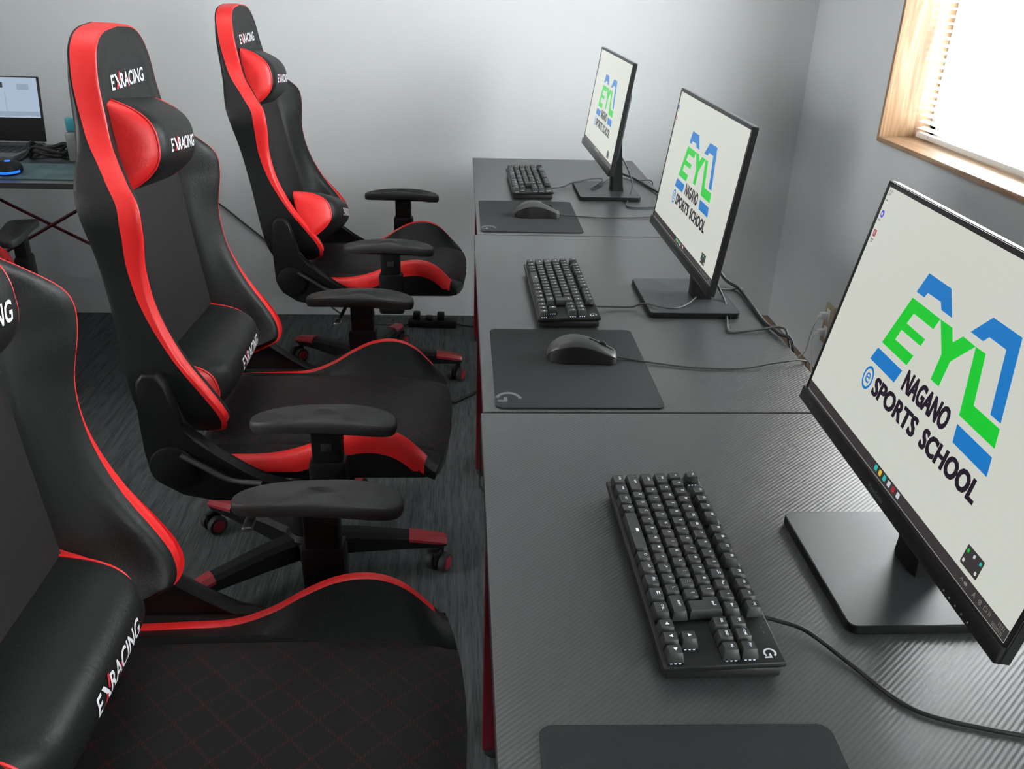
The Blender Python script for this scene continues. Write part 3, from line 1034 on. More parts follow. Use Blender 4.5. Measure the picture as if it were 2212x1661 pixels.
hp = make_pillow('headrest_pillow', .255, .172, .082, .82, .024, .145, -.008)
lp = make_pillow('lumbar_pillow', .375, .158, .112, .88, .024, .150, -.012, .022)
HL = ['black headrest pillow with red ends strapped to the far chair', 'black headrest pillow with red ends strapped to the middle chair', 'black headrest pillow cut off by the left edge, on the nearest chair', None]
LL = ['lumbar pillow twisted with its red end outward, on the far chair', 'black lumbar pillow on the middle chair, white lettering facing forward', 'large black lumbar pillow on the nearest chair, at the bottom left', None]
PR = math.radians
hrot = [(PR(-6), PR(-6), 0), (PR(-6), PR(-6), 0), (PR(-6), PR(-6), 0)]
for i in range(3):
    b = chairs[i].location
    T = TILT[i]
    h = hp if i == 0 else copy_tree(hp)
    place(h, b, T @ Vector((-.240 - (.004 if i == 2 else 0), 0, 1.040 - (.018 if i == 2 else 0))), hrot[i]); tag(h, HL[i], 'pillow', 'headrest pillows of the racing chairs')
    l = lp if i == 0 else copy_tree(lp)
    if i == 0: place(l, b, T @ Vector((-.118, -.045, .612)), (PR(-16), PR(-14), PR(4)))
    elif i == 1: place(l, b, (-.172, -.032, .588), (0, PR(-14), 0))
    else: place(l, b, (-.165, -.032, .572), (0, PR(-12), 0))
    tag(l, LL[i], 'pillow', 'lumbar pillows of the racing chairs')

# ------------------------------------------------------------------ monitors
PW, PH = .540, .3205


def screen_marks(parent):
    """desktop picture: logo, writing, icons and taskbar as flat lit shapes on the screen plane (x right, y up from lower left corner)"""
    z = .0006
    root_logo = None
    bm = bmesh.new()
    flat_poly(bm, [(.1763, .2517), (.2292, .2517), (.2536, .226), (.2286, .226), (.221, .233), (.1904, .2323), (.1868, .2255), (.1672, .2255)], z, 0)
    flat_poly(bm, [(.3174, .252), (.3705, .252), (.3986, .1726), (.3794, .1726), (.3572, .2335), (.3253, .2335), (.319, .2263), (.2937, .2263)], z, 0)
    flat_poly(bm, [(.1384, .1404), (.208, .1404), (.2021, .122), (.1314, .122)], z, 0)
    flat_poly(bm, [(.3406, .141), (.4097, .141), (.4158, .1223), (.3469, .1223)], z, 0)
    # round e
    cx, cy, ro, ri = .1445, .1010, .0152, .0116
    n = 36
    A = [(cx + ro * .86 * math.cos(2 * PI * k / n), cy + ro * math.sin(2 * PI * k / n)) for k in range(n)]
    B = [(cx + ri * .86 * math.cos(2 * PI * k / n), cy + ri * math.sin(2 * PI * k / n)) for k in range(n)]
    va = [bm.verts.new((x, y, z)) for x, y in A]; vb = [bm.verts.new((x, y, z)) for x, y in B]
    for k in range(n): bm.faces.new((va[k], va[(k + 1) % n], vb[(k + 1) % n], vb[k]))
    fit_text(bm, 'e', .1388, .0945, .1502, .1078, 0, 0.0, z)
    flat_poly(bm, [(.235, .2172), (.2617, .2178), (.2732, .2055), (.2857, .2176), (.312, .2172), (.2839, .1869), (.2845, .157), (.2655, .157), (.264, .187)], z, 1)
    flat_poly(bm, [(.1645, .2172), (.2345, .2172), (.2303, .203), (.181, .203), (.1755, .1882), (.224, .1878), (.221, .178), (.1709, .1778), (.1667, .1635), (.2163, .1634), (.2114, .149), (.1415, .149)], z, 1)
    flat_poly(bm, [(.3125, .2172), (.3319, .2178), (.3511, .1679), (.4011, .1679), (.4072, .1493), (.3372, .1493)], z, 1)
    for b_, x0, x1, y0, y1 in (('NAGANO', .2196, .3265, .122, .1480), ('SPORTS', .1635, .2812, .0886, .1125), ('SCHOOL', .2945, .4160, .0887, .1125)):
        for dx in (-.0010, 0, .0010):
            for dy in (-.0004, .0004):
                fit_text(bm, b_, x0 + .0012 + dx, y0 + .0004 + dy, x1 - .0012 + dx, y1 - .0004 + dy, 2, .020, z)
    lg = finish('logo', bm, [M['s_blue'], M['s_green'], M['s_dark']], parent, smooth=0, normals=False)
    lg['label'] = 'green and blue EYL logo with the words NAGANO eSPORTS SCHOOL'
    bm = bmesh.new()
    flat_poly(bm, [(.0068, .0198), (.5335, .0198), (.5335, .0325), (.0068, .0325)], z, 0)
    tb = finish('taskbar', bm, [M['s_bar']], parent, smooth=0, normals=False)
    cols = ['s_teal', 's_yellow', 's_teal', 's_white', 's_red', 's_white']
    for (x, c) in zip((.2428, .2546, .2668, .2793, .2913, .3037), cols):
        bm = bmesh.new(); flat_poly(bm, rrect(x - .0034, .0236, x + .0034, .0304, .0012), z + .0003)
        finish('taskbar_icon', bm, M[c], tb, smooth=0, normals=False)
    bm = bmesh.new()
    flat_poly(bm, [(.4490, .0255), (.4500, .0255), (.4519, .0275), (.4538, .0255), (.4548, .0255), (.4519, .0288)], z + .0003)
    flat_poly(bm, rrect(.4565, .0250, .4617, .0280, .0012), z + .0003)
    fit_text(bm, 'A', .4732, .0238, .4782, .0292, 0, .01, z + .0003)
    ring_poly(bm, rrect(.4840, .0240, .4888, .0288, .0022), .72, z + .0003)
    flat_poly(bm, rrect(.4857, .0256, .4873, .0274, .0007), z + .0003)
    ring_poly(bm, rrect(.4938, .0248, .4992, .0290, .0006), .78, z + .0003)
    fit_text(bm, '))', .5015, .0243, .5055, .0292, 0, .005, z + .0003)
    fit_text(bm, '12:51', .5185, .0266, .5278, .0306, 0, 0, z + .0003)
    fit_text(bm, '2023/03/25', .5105, .0214, .5278, .0250, 0, 0, z + .0003)
    finish('tray_symbols', bm, M['s_grey'], tb, smooth=0, normals=False)
    bm = bmesh.new(); flat_poly(bm, rrect(.5293, .0248, .5335, .0296, .0021), z + .0003)
    finish('tray_dot', bm, M['s_teal'], tb, smooth=0, normals=False)
    bm = bmesh.new()
    flat_poly(bm, rrect(.4373, .0374, .4683, .0585, .0014), z, 0)
    pop = finish('tray_popup', bm, [M['s_bar']], parent, smooth=0, normals=False)
    for x, y, c in ((.4416, .0534, 's_green'), (.4414, .0422, 's_white'), (.4527, .0537, 's_white'), (.4643, .0537, 's_teal'), (.4639, .0423, 's_white')):
        bm = bmesh.new(); flat_poly(bm, rrect(x - .0017, y - .0019, x + .0017, y + .0019, .0010), z + .0003)
        finish('popup_icon', bm, M[c], pop, smooth=0, normals=False)
    bm = bmesh.new()
    for dx, dy in ((-.003, .004), (.002, .004), (-.003, -.0005), (.001, .0)):
        flat_poly(bm, rrect(.0145 + dx, .3045 + dy, .0145 + dx + .0018, .3045 + dy + .0035, .0005), z)
    flat_poly(bm, rrect(.0112, .2965, .0150, .2985, .0004), z)
    finish('desktop_icon', bm, M['s_grey'], parent, smooth=0, normals=False)
    bm = bmesh.new(); flat_poly(bm, rrect(.0115, .2750, .0205, .2850, .0044), z, 0)
    flat_poly(bm, rrect(.0138, .2780, .0180, .2818, .0012), z + .0003, 1)
    flat_poly(bm, rrect(.0112, .2704, .0172, .2724, .0004), z, 2)
    finish('desktop_icon', bm, [M['s_ind'], M['s_white'], M['s_grey']], parent, smooth=0, normals=False)
    bm = bmesh.new(); flat_poly(bm, rrect(.0120, .2495, .0200, .2585, .0010), z, 0)
    flat_poly(bm, [(.0135, .2510), (.0145, .2510), (.0160, .2560), (.0175, .2510), (.0185, .2510), (.0165, .2575), (.0155, .2575)], z + .0003, 1)
    flat_poly(bm, rrect(.0115, .2446, .0195, .2464, .0004), z, 2)
    flat_poly(bm, rrect(.0135, .2412, .0175, .2430, .0004), z, 2)
    finish('desktop_icon', bm, [M['s_red'], M['s_white'], M['s_grey']], parent, smooth=0, normals=False)


def make_monitor():
    """origin on the desk under the stand; panel child pivots at its bottom edge; frame local axes: X right, Y away from viewer"""
    root = empty('monitor')
    pan = empty('display'); pan.parent = root     # x from -PW/2 .. PW/2, z up the panel, screen faces -y
    bm = bmesh.new()
    add_box(bm, (0, .0062, PH / 2), (PW, .0115, PH), .0012, 1)
    add_box(bm, (0, .020, .135), (.40, .026, .20), .010, 3)
    finish('rear_shell', bm, M['monback'], pan)
    bm = bmesh.new()
    b = .0062
    for c, s in (((0, .0, PH - b / 2), (PW, .0022, b)), ((-PW / 2 + b / 2, 0, PH / 2), (b, .0022, PH)), ((PW / 2 - b / 2, 0, PH / 2), (b, .0022, PH))):
        add_box(bm, c, s, .0004, 1)
    add_box(bm, (0, -.002, .0095), (PW, .007, .019), .0012, 2)
    bz = finish('bezel', bm, M['bezel'], pan)
    bm = bmesh.new(); fit_text(bm, 'ViewSonic', -.0200, .0052, .0200, .0105, 0, 0)
    bm.transform(Matrix.Translation((0, -.0057, 0)) @ Matrix.Rotation(PI / 2, 4, 'X'))
    o = finish('lettering', bm, M['print_grey'], bz, smooth=0, normals=False)
    bm = bmesh.new()
    for x in (.4433, .4548, .4667, .4788, .4907):
        add_box(bm, (x - .27, -.0057, .0045), (.0022, .0004, .0018))
    finish('button_marks', bm, M['print_grey'], bz, smooth=0)
    bm = bmesh.new()
    add_box(bm, (0, .0009, PH + .0004), (PW - .002, .0020, .0006))
    # screen lies in XY of its own frame, rotated upright
    sm = Matrix.Translation((-PW / 2, -.0002, 0)) @ Matrix.Rotation(PI / 2, 4, 'X')
    bm.free()
    bm = bmesh.new(); flat_poly(bm, [(.0062, .0185), (PW - .0062, .0185), (PW - .0062, PH - .0062), (.0062, PH - .0062)], 0)
    sc = finish('screen', bm, M['screen'], pan, smooth=0, normals=False)
    sc.matrix_local = sm
    screen_marks(sc)
    # added strip, paler than the shell: light along the top edge painted in
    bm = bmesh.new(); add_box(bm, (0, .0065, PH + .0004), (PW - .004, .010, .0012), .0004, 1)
    finish('top_edge_light', bm, M['montop'], pan)
    # stand
    st = empty('stand'); st.parent = root
    bm = bmesh.new()
    add_prism(bm, rrect(-.111, -.095, .111, .095, .010), .011, Matrix.Translation((0, 0, .001)), .0012, 2)
    sb_ = finish('stand_base', bm, M['plastic'], st)
    bm = bmesh.new(); add_prism(bm, rrect(-.1098, -.0938, .1098, .0938, .009), .0008, Matrix.Translation((0, 0, .0116)))
    finish('top_plate', bm, M['stand'], sb_)  # added sheet, paler than the base sides to paint the lit top
    bm = bmesh.new()
    rings = []
    for z, y0, y1, w in ((.010, .018, .054, .028), (.030, .018, .050, .026), (.090, .014, .044, .025), (.15, .012, .038, .025), (.20, .014, .036, .025)):
        rings.append([bm.verts.new(p) for p in ((-w, y0, z), (-w * .6, y0 - .004, z), (w * .6, y0 - .004, z), (w, y0, z), (w, y1, z), (-w, y1, z))])
    for a, b_ in zip(rings, rings[1:]):
        for k in range(6): bm.faces.new((a[k], a[(k + 1) % 6], b_[(k + 1) % 6], b_[k]))
    bm.faces.new(rings[0][::-1]); bm.faces.new(rings[-1])
    finish('stand_neck', bm, M['plastic'], st, 40)
    bm = bmesh.new(); add_box(bm, (0, .026, .178), (.075, .022, .050), .008)
    finish('stand_mount', bm, M['plastic'], st)
    return root


mon0 = make_monitor()
MON = [  # base centre (x, y), panel bottom-centre (x, y, z), yaw, tilt, label
    ((.432, 1.530), (.4025, 1.6017, .0948), .0199, .140, 'farthest monitor, its logo picture pale from the side'),
    ((.455, .535), (.4421, .5856, .0875), .0072, .1264, 'monitor on the middle desk, facing the second chair'),
    ((.487, -.419), (.4555, -.4113, .0992), -.0255, .1922, 'large near monitor at the right edge, with desktop icons and taskbar')]
for i, (b, p, yaw, tl, lab) in enumerate(MON):
    mo = mon0 if i == 0 else copy_tree(mon0)
    tag(mo, lab, 'monitor', 'slim black monitors showing the school logo')
    mo.location = (b[0], b[1], TZ); mo.rotation_euler = (0, 0, -PI / 2)
    dsp = [c for c in mo.children if c.name.startswith('display')][0]
    # local frame: X = -world y, Y = +world x
    R = Matrix.Rotation(yaw, 4, 'Z') @ Matrix.Rotation(-tl, 4, 'X')
    dsp.matrix_local = Matrix.Translation((-(p[1] - b[1]), p[0] - b[0], p[2])) @ R

# ------------------------------------------------------------------ mouse pads
pads = []


def make_pad():
    bm = bmesh.new()
    add_prism(bm, rrect(-.14, -.17, .14, .17, .012), .0022, None, .0004, 1)
    root = finish('mouse_pad', bm, M['pad'], None)
    # printed g mark in the near left corner
    bm = bmesh.new()
    cx, cy, n = -.118, -.143, 26
    # read from the chair: its right is -y, its top is +x
    ang = [math.radians(12 + 150 * k / n) for k in range(n + 1)]
    va = [bm.verts.new((cx + .0230 * math.cos(a), cy + .0300 * math.sin(a), .0024)) for a in ang]
    vb = [bm.verts.new((cx + .0175 * math.cos(a), cy + .0225 * math.sin(a), .0024)) for a in ang]
    for k in range(n): bm.faces.new((va[k], va[k + 1], vb[k + 1], vb[k]))
    flat_poly(bm, [(cx - .018, cy - .006), (cx - .002, cy - .006), (cx - .002, cy + .010), (cx - .008, cy + .010), (cx - .008, cy + .0), (cx - .018, cy + .0)], .0024)
    finish('printed_mark', bm, M['padlogo'], root, smooth=0, normals=False)
    return root


pad0 = make_pad()
for i, (x, y, rz, lab) in enumerate([
        (.163, 1.2245, 0.0, 'charcoal mouse pad on the farthest desk'),
        (.0253 + .14, .0125 + .17, 0.0, 'charcoal mouse pad on the middle desk, grey mark in its corner'),
        (.178, -.822, -.02, 'charcoal mouse pad cut off by the bottom edge of the picture')]):
    p = pad0 if i == 0 else copy_tree(pad0)
    p.location = (x, y, TZ + .0003); p.rotation_euler = (0, 0, rz)
    tag(p, lab, 'mouse pad', 'charcoal mouse pads on the row of desks')

# ------------------------------------------------------------------ keyboards (X right for the typist, Y away)
U = .01905
KL, KD = .355, .127


def key_mesh(w, h=1.0, iso=False):
    bm = bmesh.new()
    g = .0014
    if iso:
        lo = [(-.75 * U + g, U - g / 2), (.75 * U - g, U - g / 2), (.75 * U - g, -U + g / 2), (-.5 * U + g, -U + g / 2), (-.5 * U + g, g / 2 - 0.0), (-.75 * U + g, g / 2)]
    else:
        W2, H2 = w * U / 2 - g / 2, h * U / 2 - g / 2
        lo = rrect(-W2, -H2, W2, H2, .0012, 2)
    cx = sum(p[0] for p in lo) / len(lo); cy = sum(p[1] for p in lo) / len(lo)
    r = []
    for z, ins in ((0, 0), (.0018, 0), (.0100, .0021), (.0110, .0028), (.0108, .0042)):
        ring = []
        for x, y in lo:
            xx = x - math.copysign(min(ins, abs(x - cx)), x - cx); yy = y - math.copysign(min(ins * .8, abs(y - cy)), y - cy) + (ins * .15)
            ring.append(bm.verts.new((xx, yy, z)))
        r.append(ring)
    n = len(lo)
    for a, b in zip(r, r[1:]):
        for k in range(n): bm.faces.new((a[k], a[(k + 1) % n], b[(k + 1) % n], b[k]))
    bm.faces.new(r[0][::-1]); bm.faces.new(r[-1])
    return bm


KEYC, LEGC = {}, {}


def make_keyboard():
    root = empty('keyboard')
    tiltm = Matrix.Rotation(math.radians(2.2), 4, 'X')
    bm = bmesh.new()
    add_box(bm, (KL / 2, KD / 2, .0085), (KL - .006, KD - .006, .013), .003)
    finish('underside', bm, M['kbbase'], root)
    bm = bmesh.new()
    b2 = bmesh.new()
    add_box(b2, (KL / 2, KD / 2, .0165), (KL, KD, .0075), .0022, 3)
    merge(bm, b2, (0, 0, 0), tiltm.to_3x3())
    finish('top_plate', bm, M['kbcase'], root)
    zt = .0250
    rows = [
        (5.25, [('ESC', 1, 0)] + [('F%d' % k, 1, 2 + (k - 1) + .5 * ((k - 1) // 4)) for k in range(1, 13)]),
        (4, [(s, 1, k) for k, s in enumerate(['E/J', '1!', '2"', '3#', '4$', '5%', '6&', "7'", '8(', '9)', '0', '-=', '^~', '\\|', '<-'])] + [('INS', 1, 15.25), ('HOME', 1, 16.25), ('PG+', 1, 17.25)]),
        (3, [('TAB', 1.5, 0)] + [(s, 1, 1.5 + k) for k, s in enumerate('QWERTYUIOP@[')] + [('ENT', 0, 13.5), ('DEL', 1, 15.25), ('END', 1, 16.25), ('PG-', 1, 17.25)]),
        (2, [('CAPS', 1.75, 0)] + [(s, 1, 1.75 + k) for k, s in enumerate('ASDFGHJKL;:]')]),
        (1, [('SHIFT', 2.25, 0)] + [(s, 1, 2.25 + k) for k, s in enumerate(['Z', 'X', 'C', 'V', 'B', 'N', 'M', ',<', '.>', '/?', '\\_'])] + [('SHIFT', 1.75, 13.25), ('UP', 1, 16.25)]),
        (0, [('CTRL', 1.25, 0), ('WIN', 1.25, 1.25), ('ALT', 1.25, 2.5), ('O', 1, 3.75), ('-', 4.25, 4.75), ('O', 1, 9), ('ALT', 1.25, 10), ('FN', 1.25, 11.25), ('=', 1.25, 12.5), ('CTRL', 1.25, 13.75),
             ('LT', 1, 15.25), ('DN', 1, 16.25), ('RT', 1, 17.25)]),
    ]
    x00, y00 = (KL - 18.25 * U) / 2, .0045
    for ry, keys in rows:
        for lab, w, kx in keys:
            iso = lab == 'ENT'
            kk = 'iso' if iso else w
            if kk not in KEYC:
                o = finish('key', key_mesh(w, 1, iso), M['key'], None, 40)
                KEYC[kk] = o.data; bpy.data.objects.remove(o)
            o = bpy.data.objects.new('key', KEYC[kk]); COL.objects.link(o); o.parent = root
            if iso:
                px, py = x00 + (kx + .75) * U, y00 + 3 * U
                o_h = 0
            else:
                px, py = x00 + (kx + w / 2) * U, y00 + (ry + .5) * U
            pos = tiltm @ Vector((px, py, zt - .003))
            o.matrix_local = Matrix.Translation(pos) @ tiltm
            if lab not in LEGC:
                bm = bmesh.new()
                z = .0112
                tri = {'UP': [(-.0022, -.0016), (.0022, -.0016), (0, .0024)], 'DN': [(-.0022, .0016), (.0022, .0016), (0, -.0024)],
                       'LT': [(.0016, -.0022), (.0016, .0022), (-.0024, 0)], 'RT': [(-.0016, -.0022), (-.0016, .0022), (.0024, 0)]}
                if lab in tri: flat_poly(bm, [(x, y + .001) for x, y in tri[lab]], z)
                elif lab == 'ENT':
                    flat_poly(bm, [(-.003, .010), (-.001, .012), (-.001, .0105), (.003, .0105), (.003, .013), (.0038, .013), (.0038, .0096), (-.001, .0096), (-.001, .008)], z)
                elif lab == '<-':
                    flat_poly(bm, [(-.003, .001), (-.0008, .003), (-.0008, .0014), (.003, .0014), (.003, .0006), (-.0008, .0006), (-.0008, -.001)], z)
                else:
                    b2, w_ = text_bm(lab, .0034 if len(lab) < 3 else .0025, .01)
                    mxw = .0095 if len(lab) > 2 else .0065
                    sx = min(1.0, mxw / max(w_, 1e-6))
                    for v in b2.verts: v.co = Vector(((v.co.x - w_ / 2) * sx, v.co.y + .0008, z))
                    merge(bm, b2)
                o2 = finish('legend', bm, M['keylegend'], None, smooth=0, normals=False)
                LEGC[lab] = o2.data; bpy.data.objects.remove(o2)
            q = bpy.data.objects.new('legend', LEGC[lab]); COL.objects.link(q); q.parent = o
            q.location = (0, 0, 0)
    # backlight showing under the open key edges
    bm = bmesh.new()
    for kx, ry in ((17.75, 0), (16.75, 1), (17.75, 3), (17.75, 4), (13.5, 5.25), (.5, 5.25)):
        p = tiltm @ Vector((x00 + (kx + .44) * U, y00 + (ry + .5) * U, .0214))
        for d in (-.0045, 0, .0045):
            add_box(bm, (p.x - .0005, p.y + d, p.z - .0002), (.0016, .0022, .0012))
    finish('key_backlight', bm, M['led'], root, smooth=0)
    # mark on the top right corner
    bm = bmesh.new()
    n = 24; cx, cy = KL - .0135, KD - .0135
    r0, r1 = .0068, .0046
    ang = [math.radians(40 + 270 * k / n) for k in range(n + 1)]
    va = [bm.verts.new((cx + r0 * math.cos(a), cy + r0 * math.sin(a), .0207)) for a in ang]
    vb = [bm.verts.new((cx + r1 * math.cos(a), cy + r1 * math.sin(a), .0207)) for a in ang]
    for k in range(n): bm.faces.new((va[k], va[k + 1], vb[k + 1], vb[k]))
    flat_poly(bm, [(cx + .0005, cy + .0008), (cx + .0070, cy + .0008), (cx + .0070, cy - .0068), (cx + .0048, cy - .0068), (cx + .0048, cy - .0014), (cx + .0005, cy - .0014)], .0207)
    bm.transform(tiltm)
    finish('corner_mark', bm, M['white_print'], root, smooth=0, normals=False)
    bm = bmesh.new()
    for dx in (0, .008):
        add_box(bm, (KL - .052 + dx, KD - .010, .0204), (.0022, .0008, .0004))
    bm.transform(tiltm)
    finish('indicator_marks', bm, M['print_grey'], root, smooth=0)
    return root


kb0 = make_keyboard()
kbs = []
for i, (x, y, rz, lab) in enumerate([
        (.124, 1.777, .012, 'black keyboard on the farthest desk'),
        (.1165, .7155, .012, 'black keyboard on the middle desk'),
        (.1665, -.2425, .012, 'nearest black keyboard, its backlit key letters readable')]):
    k = kb0 if i == 0 else copy_tree(kb0)
    k.location = (x, y, TZ + .0006); k.rotation_euler = (0, 0, -PI / 2 + rz)
    tag(k, lab, 'keyboard', 'black mechanical keyboards on the row of desks')
    kbs.append(k)

# ------------------------------------------------------------------ mice (X right, Y forward)


def make_mouse():
    root = empty('computer_mouse')
    HT = [(-.064, .004), (-.060, .016), (-.050, .027), (-.032, .037), (-.012, .0405), (.010, .037), (.030, .029), (.048, .020), (.060, .013), (.0635, .009)]
    WT = [(-.064, .010), (-.060, .020), (-.048, .029), (-.030, .0325), (-.005, .030), (.020, .0275), (.045, .029), (.058, .027), (.0635, .020)]

    def loft(a0, a1, zcut=None):
        bm = bmesh.new()
        rings = []
        ny = 46
        for i in range(ny + 1):
            y = -.064 + .1275 * i / ny
            w, h = interp(WT, y), interp(HT, y)
            r = []
            na = 26
            for k in range(na + 1):
                t = a0 + (a1 - a0) * k / na
                c, s = math.cos(t), math.sin(t)
                xx = w * math.copysign(abs(c) ** .62, c) * (1 - .10 * math.sin(min(s, .5) * PI))
                zz = .0015 + h * max(0, s) ** .80
                r.append(bm.verts.new((xx, y, zz)))
            rings.append(r)
        for a, b in zip(rings, rings[1:]):
            for k in range(len(a) - 1): bm.faces.new((a[k], a[k + 1], b[k + 1], b[k]))
        return bm, rings
    bm, rg = loft(0, PI)
    for r in (rg[0], rg[-1]):
        try: bm.faces.new(r)
        except ValueError: pass
    base = finish('mouse_body', bm, M['mouse_side'], root, 50)
    # top shell, slightly proud
    bm, rg = loft(math.radians(38), math.radians(142))
    for v in bm.verts: v.co.z += .0012; v.co.x *= 1.01
    for r in (rg[0], rg[-1]):
        pass
    o = finish('top_shell', bm, M['mouse_top'], root, 50)
    sd = o.modifiers.new('shell', 'SOLIDIFY'); sd.thickness = .002
    bm = bmesh.new(); add_cyl(bm, (0, .036, .0265), (1, 0, 0), .0085, .006, 24, .0015)
    finish('scroll_wheel', bm, M['rubber'], root)
    bm = bmesh.new()
    p = [(0, y, interp(HT, y) + .0034) for y in (.012, .022, .034, .046, .058)]
    add_tube(bm, p, .0012, 6)
    finish('button_split', bm, M['seam'], root)
    bm = bmesh.new()
    for y in (-.006, .014):
        add_box(bm, (-interp(WT, y) * .97, y, .022), (.003, .017, .005), .0014)
    finish('side_buttons', bm, M['plastic'], root)
    return root


ms0 = make_mouse()
for i, (x, y, rz, lab) in enumerate([
        (.188, 1.222, -.03, 'dark mouse on the farthest mouse pad'),
        (.190, .213, -.10, 'dark mouse on the middle mouse pad')]):
    k = ms0 if i == 0 else copy_tree(ms0)
    k.location = (x, y, TZ + .0027); k.rotation_euler = (0, 0, -PI / 2 + rz)
    tag(k, lab, 'mouse', 'dark corded mice on the mouse pads')


# ------------------------------------------------------------------ cables on the desks
def cable(name, pts, r, mat, label, cat='cable', group=None, n=8):
    bm = bmesh.new(); add_tube(bm, pts, r, 10, n)
    o = finish(name, bm, mat, None, 80)
    tag(o, label, cat, group)
    return o


z = TZ + .003
cable('keyboard_cable', [(.296, -.512, z + .010), (.315, -.517, z + .008), (.344, -.530, z + .004), (.372, -.573, z + .001), (.400, -.624, z), (.424, -.647, z), (.468, -.664, z), (.508, -.675, z), (.58, -.69, z), (.604, -.70, z), (.614, -.70, z - .04), (.615, -.70, z - .12)],
      .0025, M['cable'], 'black cable curving from the nearest keyboard across the desk to the right edge')
cable('keyboard_cable', [(.249, .462, z + .008), (.285, .474, z + .003), (.330, .477, z + .002), (.356, .472, z + .012), (.397, .440, z + .014), (.432, .452, z + .013), (.470, .50, z + .014), (.505, .56, z + .014), (.575, .60, z), (.605, .60, z + .001), (.615, .60, z - .03), (.616, .60, z - .12)],
      .0020, M['gcable'], 'thin cable from the middle keyboard over its monitor base')
cable('mouse_cable', [(.253, .206, z + .006), (.275, .205, z + .002), (.326, .190, z), (.390, .172, z), (.475, .168, z), (.545, .185, z + .004), (.603, .201, z + .002), (.611, .205, z - .02), (.614, .205, z - .15)],
      .0016, M['gcable'], 'thin mouse cable running across the middle desk to its back edge')
cable('keyboard_cable', [(.259, 1.535, z + .008), (.30, 1.585, z + .002), (.341, 1.613, z + .011), (.42, 1.66, z + .015), (.438, 1.635, z + .014), (.40, 1.55, z + .012), (.383, 1.512, z + .013), (.41, 1.545, z + .013), (.455, 1.64, z + .014), (.50, 1.69, z + .014), (.560, 1.70, z), (.612, 1.70, z + .002), (.622, 1.70, z - .03), (.624, 1.70, z - .15)],
      .0020, M['gcable'], 'thin looped cable from the far keyboard over its monitor base')
cable('mouse_cable', [(.252, 1.218, z + .006), (.31, 1.222, z), (.374, 1.210, z), (.45, 1.214, z), (.527, 1.230, z), (.608, 1.235, z + .001), (.621, 1.236, z - .03), (.622, 1.236, z - .15)],
      .0016, M['gcable'], 'thin mouse cable running across the farthest desk')
GV = 'power and video cables behind the monitors'
cable('monitor_cable', [(.497, .60, z + .10), (.520, .575, z + .05), (.535, .50, z + .012), (.520, .42, z + .002), (.504, .352, z), (.525, .346, z), (.568, .352, z + .003), (.612, .357, z + .006), (.622, .340, z - .004), (.622, .30, z - .06), (.618, .29, z - .2)],
      .0024, M['gcable'], 'grey cable looping from the middle monitor to the desk back edge', group=GV)
cable('monitor_cable', [(.497, .64, z + .11), (.540, .66, z + .06), (.575, .640, z + .012), (.597, .600, z + .003), (.596, .50, z + .002), (.592, .40, z + .001), (.600, .33, z + .003), (.614, .28, z - .01), (.616, .24, z - .2)],
      .0036, M['cable'], 'thick black cable lying along the back edge of the middle desk', group=GV)
cable('monitor_cable', [(.455, 1.60, z + .12), (.480, 1.68, z + .06), (.520, 1.77, z + .012), (.560, 1.71, z + .004), (.590, 1.60, z + .001), (.604, 1.50, z + .003), (.623, 1.42, z - .01), (.626, 1.38, z - .2)],
      .0036, M['cable'], 'thick black cable hanging from the farthest monitor over the desk back edge', group=GV)
cable('monitor_cable', [(.455, 1.52, z + .14), (.495, 1.52, z + .08), (.512, 1.50, z + .03), (.492, 1.44, z + .002), (.470, 1.36, z), (.490, 1.335, z), (.548, 1.342, z), (.608, 1.345, z + .002), (.622, 1.345, z - .03), (.624, 1.345, z - .2)],
      .0024, M['gcable'], 'grey cable looping beside the base of the farthest monitor', group=GV)

# ------------------------------------------------------------------ things on the floor
ps = tag(empty('power_strip', (-.145, 2.165, 0), PR(-3)), 'black power strip on the carpet by the back wall', 'power strip')
bm = bmesh.new(); add_box(bm, (0, 0, .018), (.20, .046, .030), .006)
finish('strip_body', bm, M['plastic'], ps)
for k in range(3):
    bm = bmesh.new(); add_box(bm, (-.065 + k * .05, 0, .048 if k != 1 else .040), (.030, .034, .032 if k != 1 else .014), .006)
    finish('plug', bm, M['plastic'], ps)
bm = bmesh.new(); add_tube(bm, [(.098, 0, .016), (.13, .01, .006), (.20, .0, .005), (.30, .03, .005), (.45, .06, .005), (.70, .05, .005)], .0035, 8, 6)
finish('cord', bm, M['cable'], ps)
cable('laptop_power_cable', [(-1.30, 2.02, .735), (-1.24, 2.10, .71), (-1.15, 2.26, .60), (-.994, 2.284, .473), (-.90, 2.286, .39), (-.824, 2.286, .322), (-.70, 2.28, .20), (-.58, 2.25, .06), (-.45, 2.20, .006), (-.30, 2.17, .005), (-.235, 2.168, .010)],
      .0035, M['gcable'], 'grey cable sagging along the back wall between the two rear chairs')
cable('floor_cable', [(-.055, 1.45, .005), (-.03, 1.475, .006), (.0, 1.505, .006), (.03, 1.54, .006), (.12, 1.62, .005), (.25, 1.66, .005)],
      .006, M['cable'], 'short piece of black cable on the carpet beside the desk leg')
cable('hanging_cable', [(.10, .940, .60), (.07, .945, .40), (.035, .950, .20), (.026, .93, .03), (.033, .90, .006), (.06, .88, .005), (.15, .90, .005)],
      .0035, M['cable'], 'dark cable end hanging below the front edge of the middle desk')

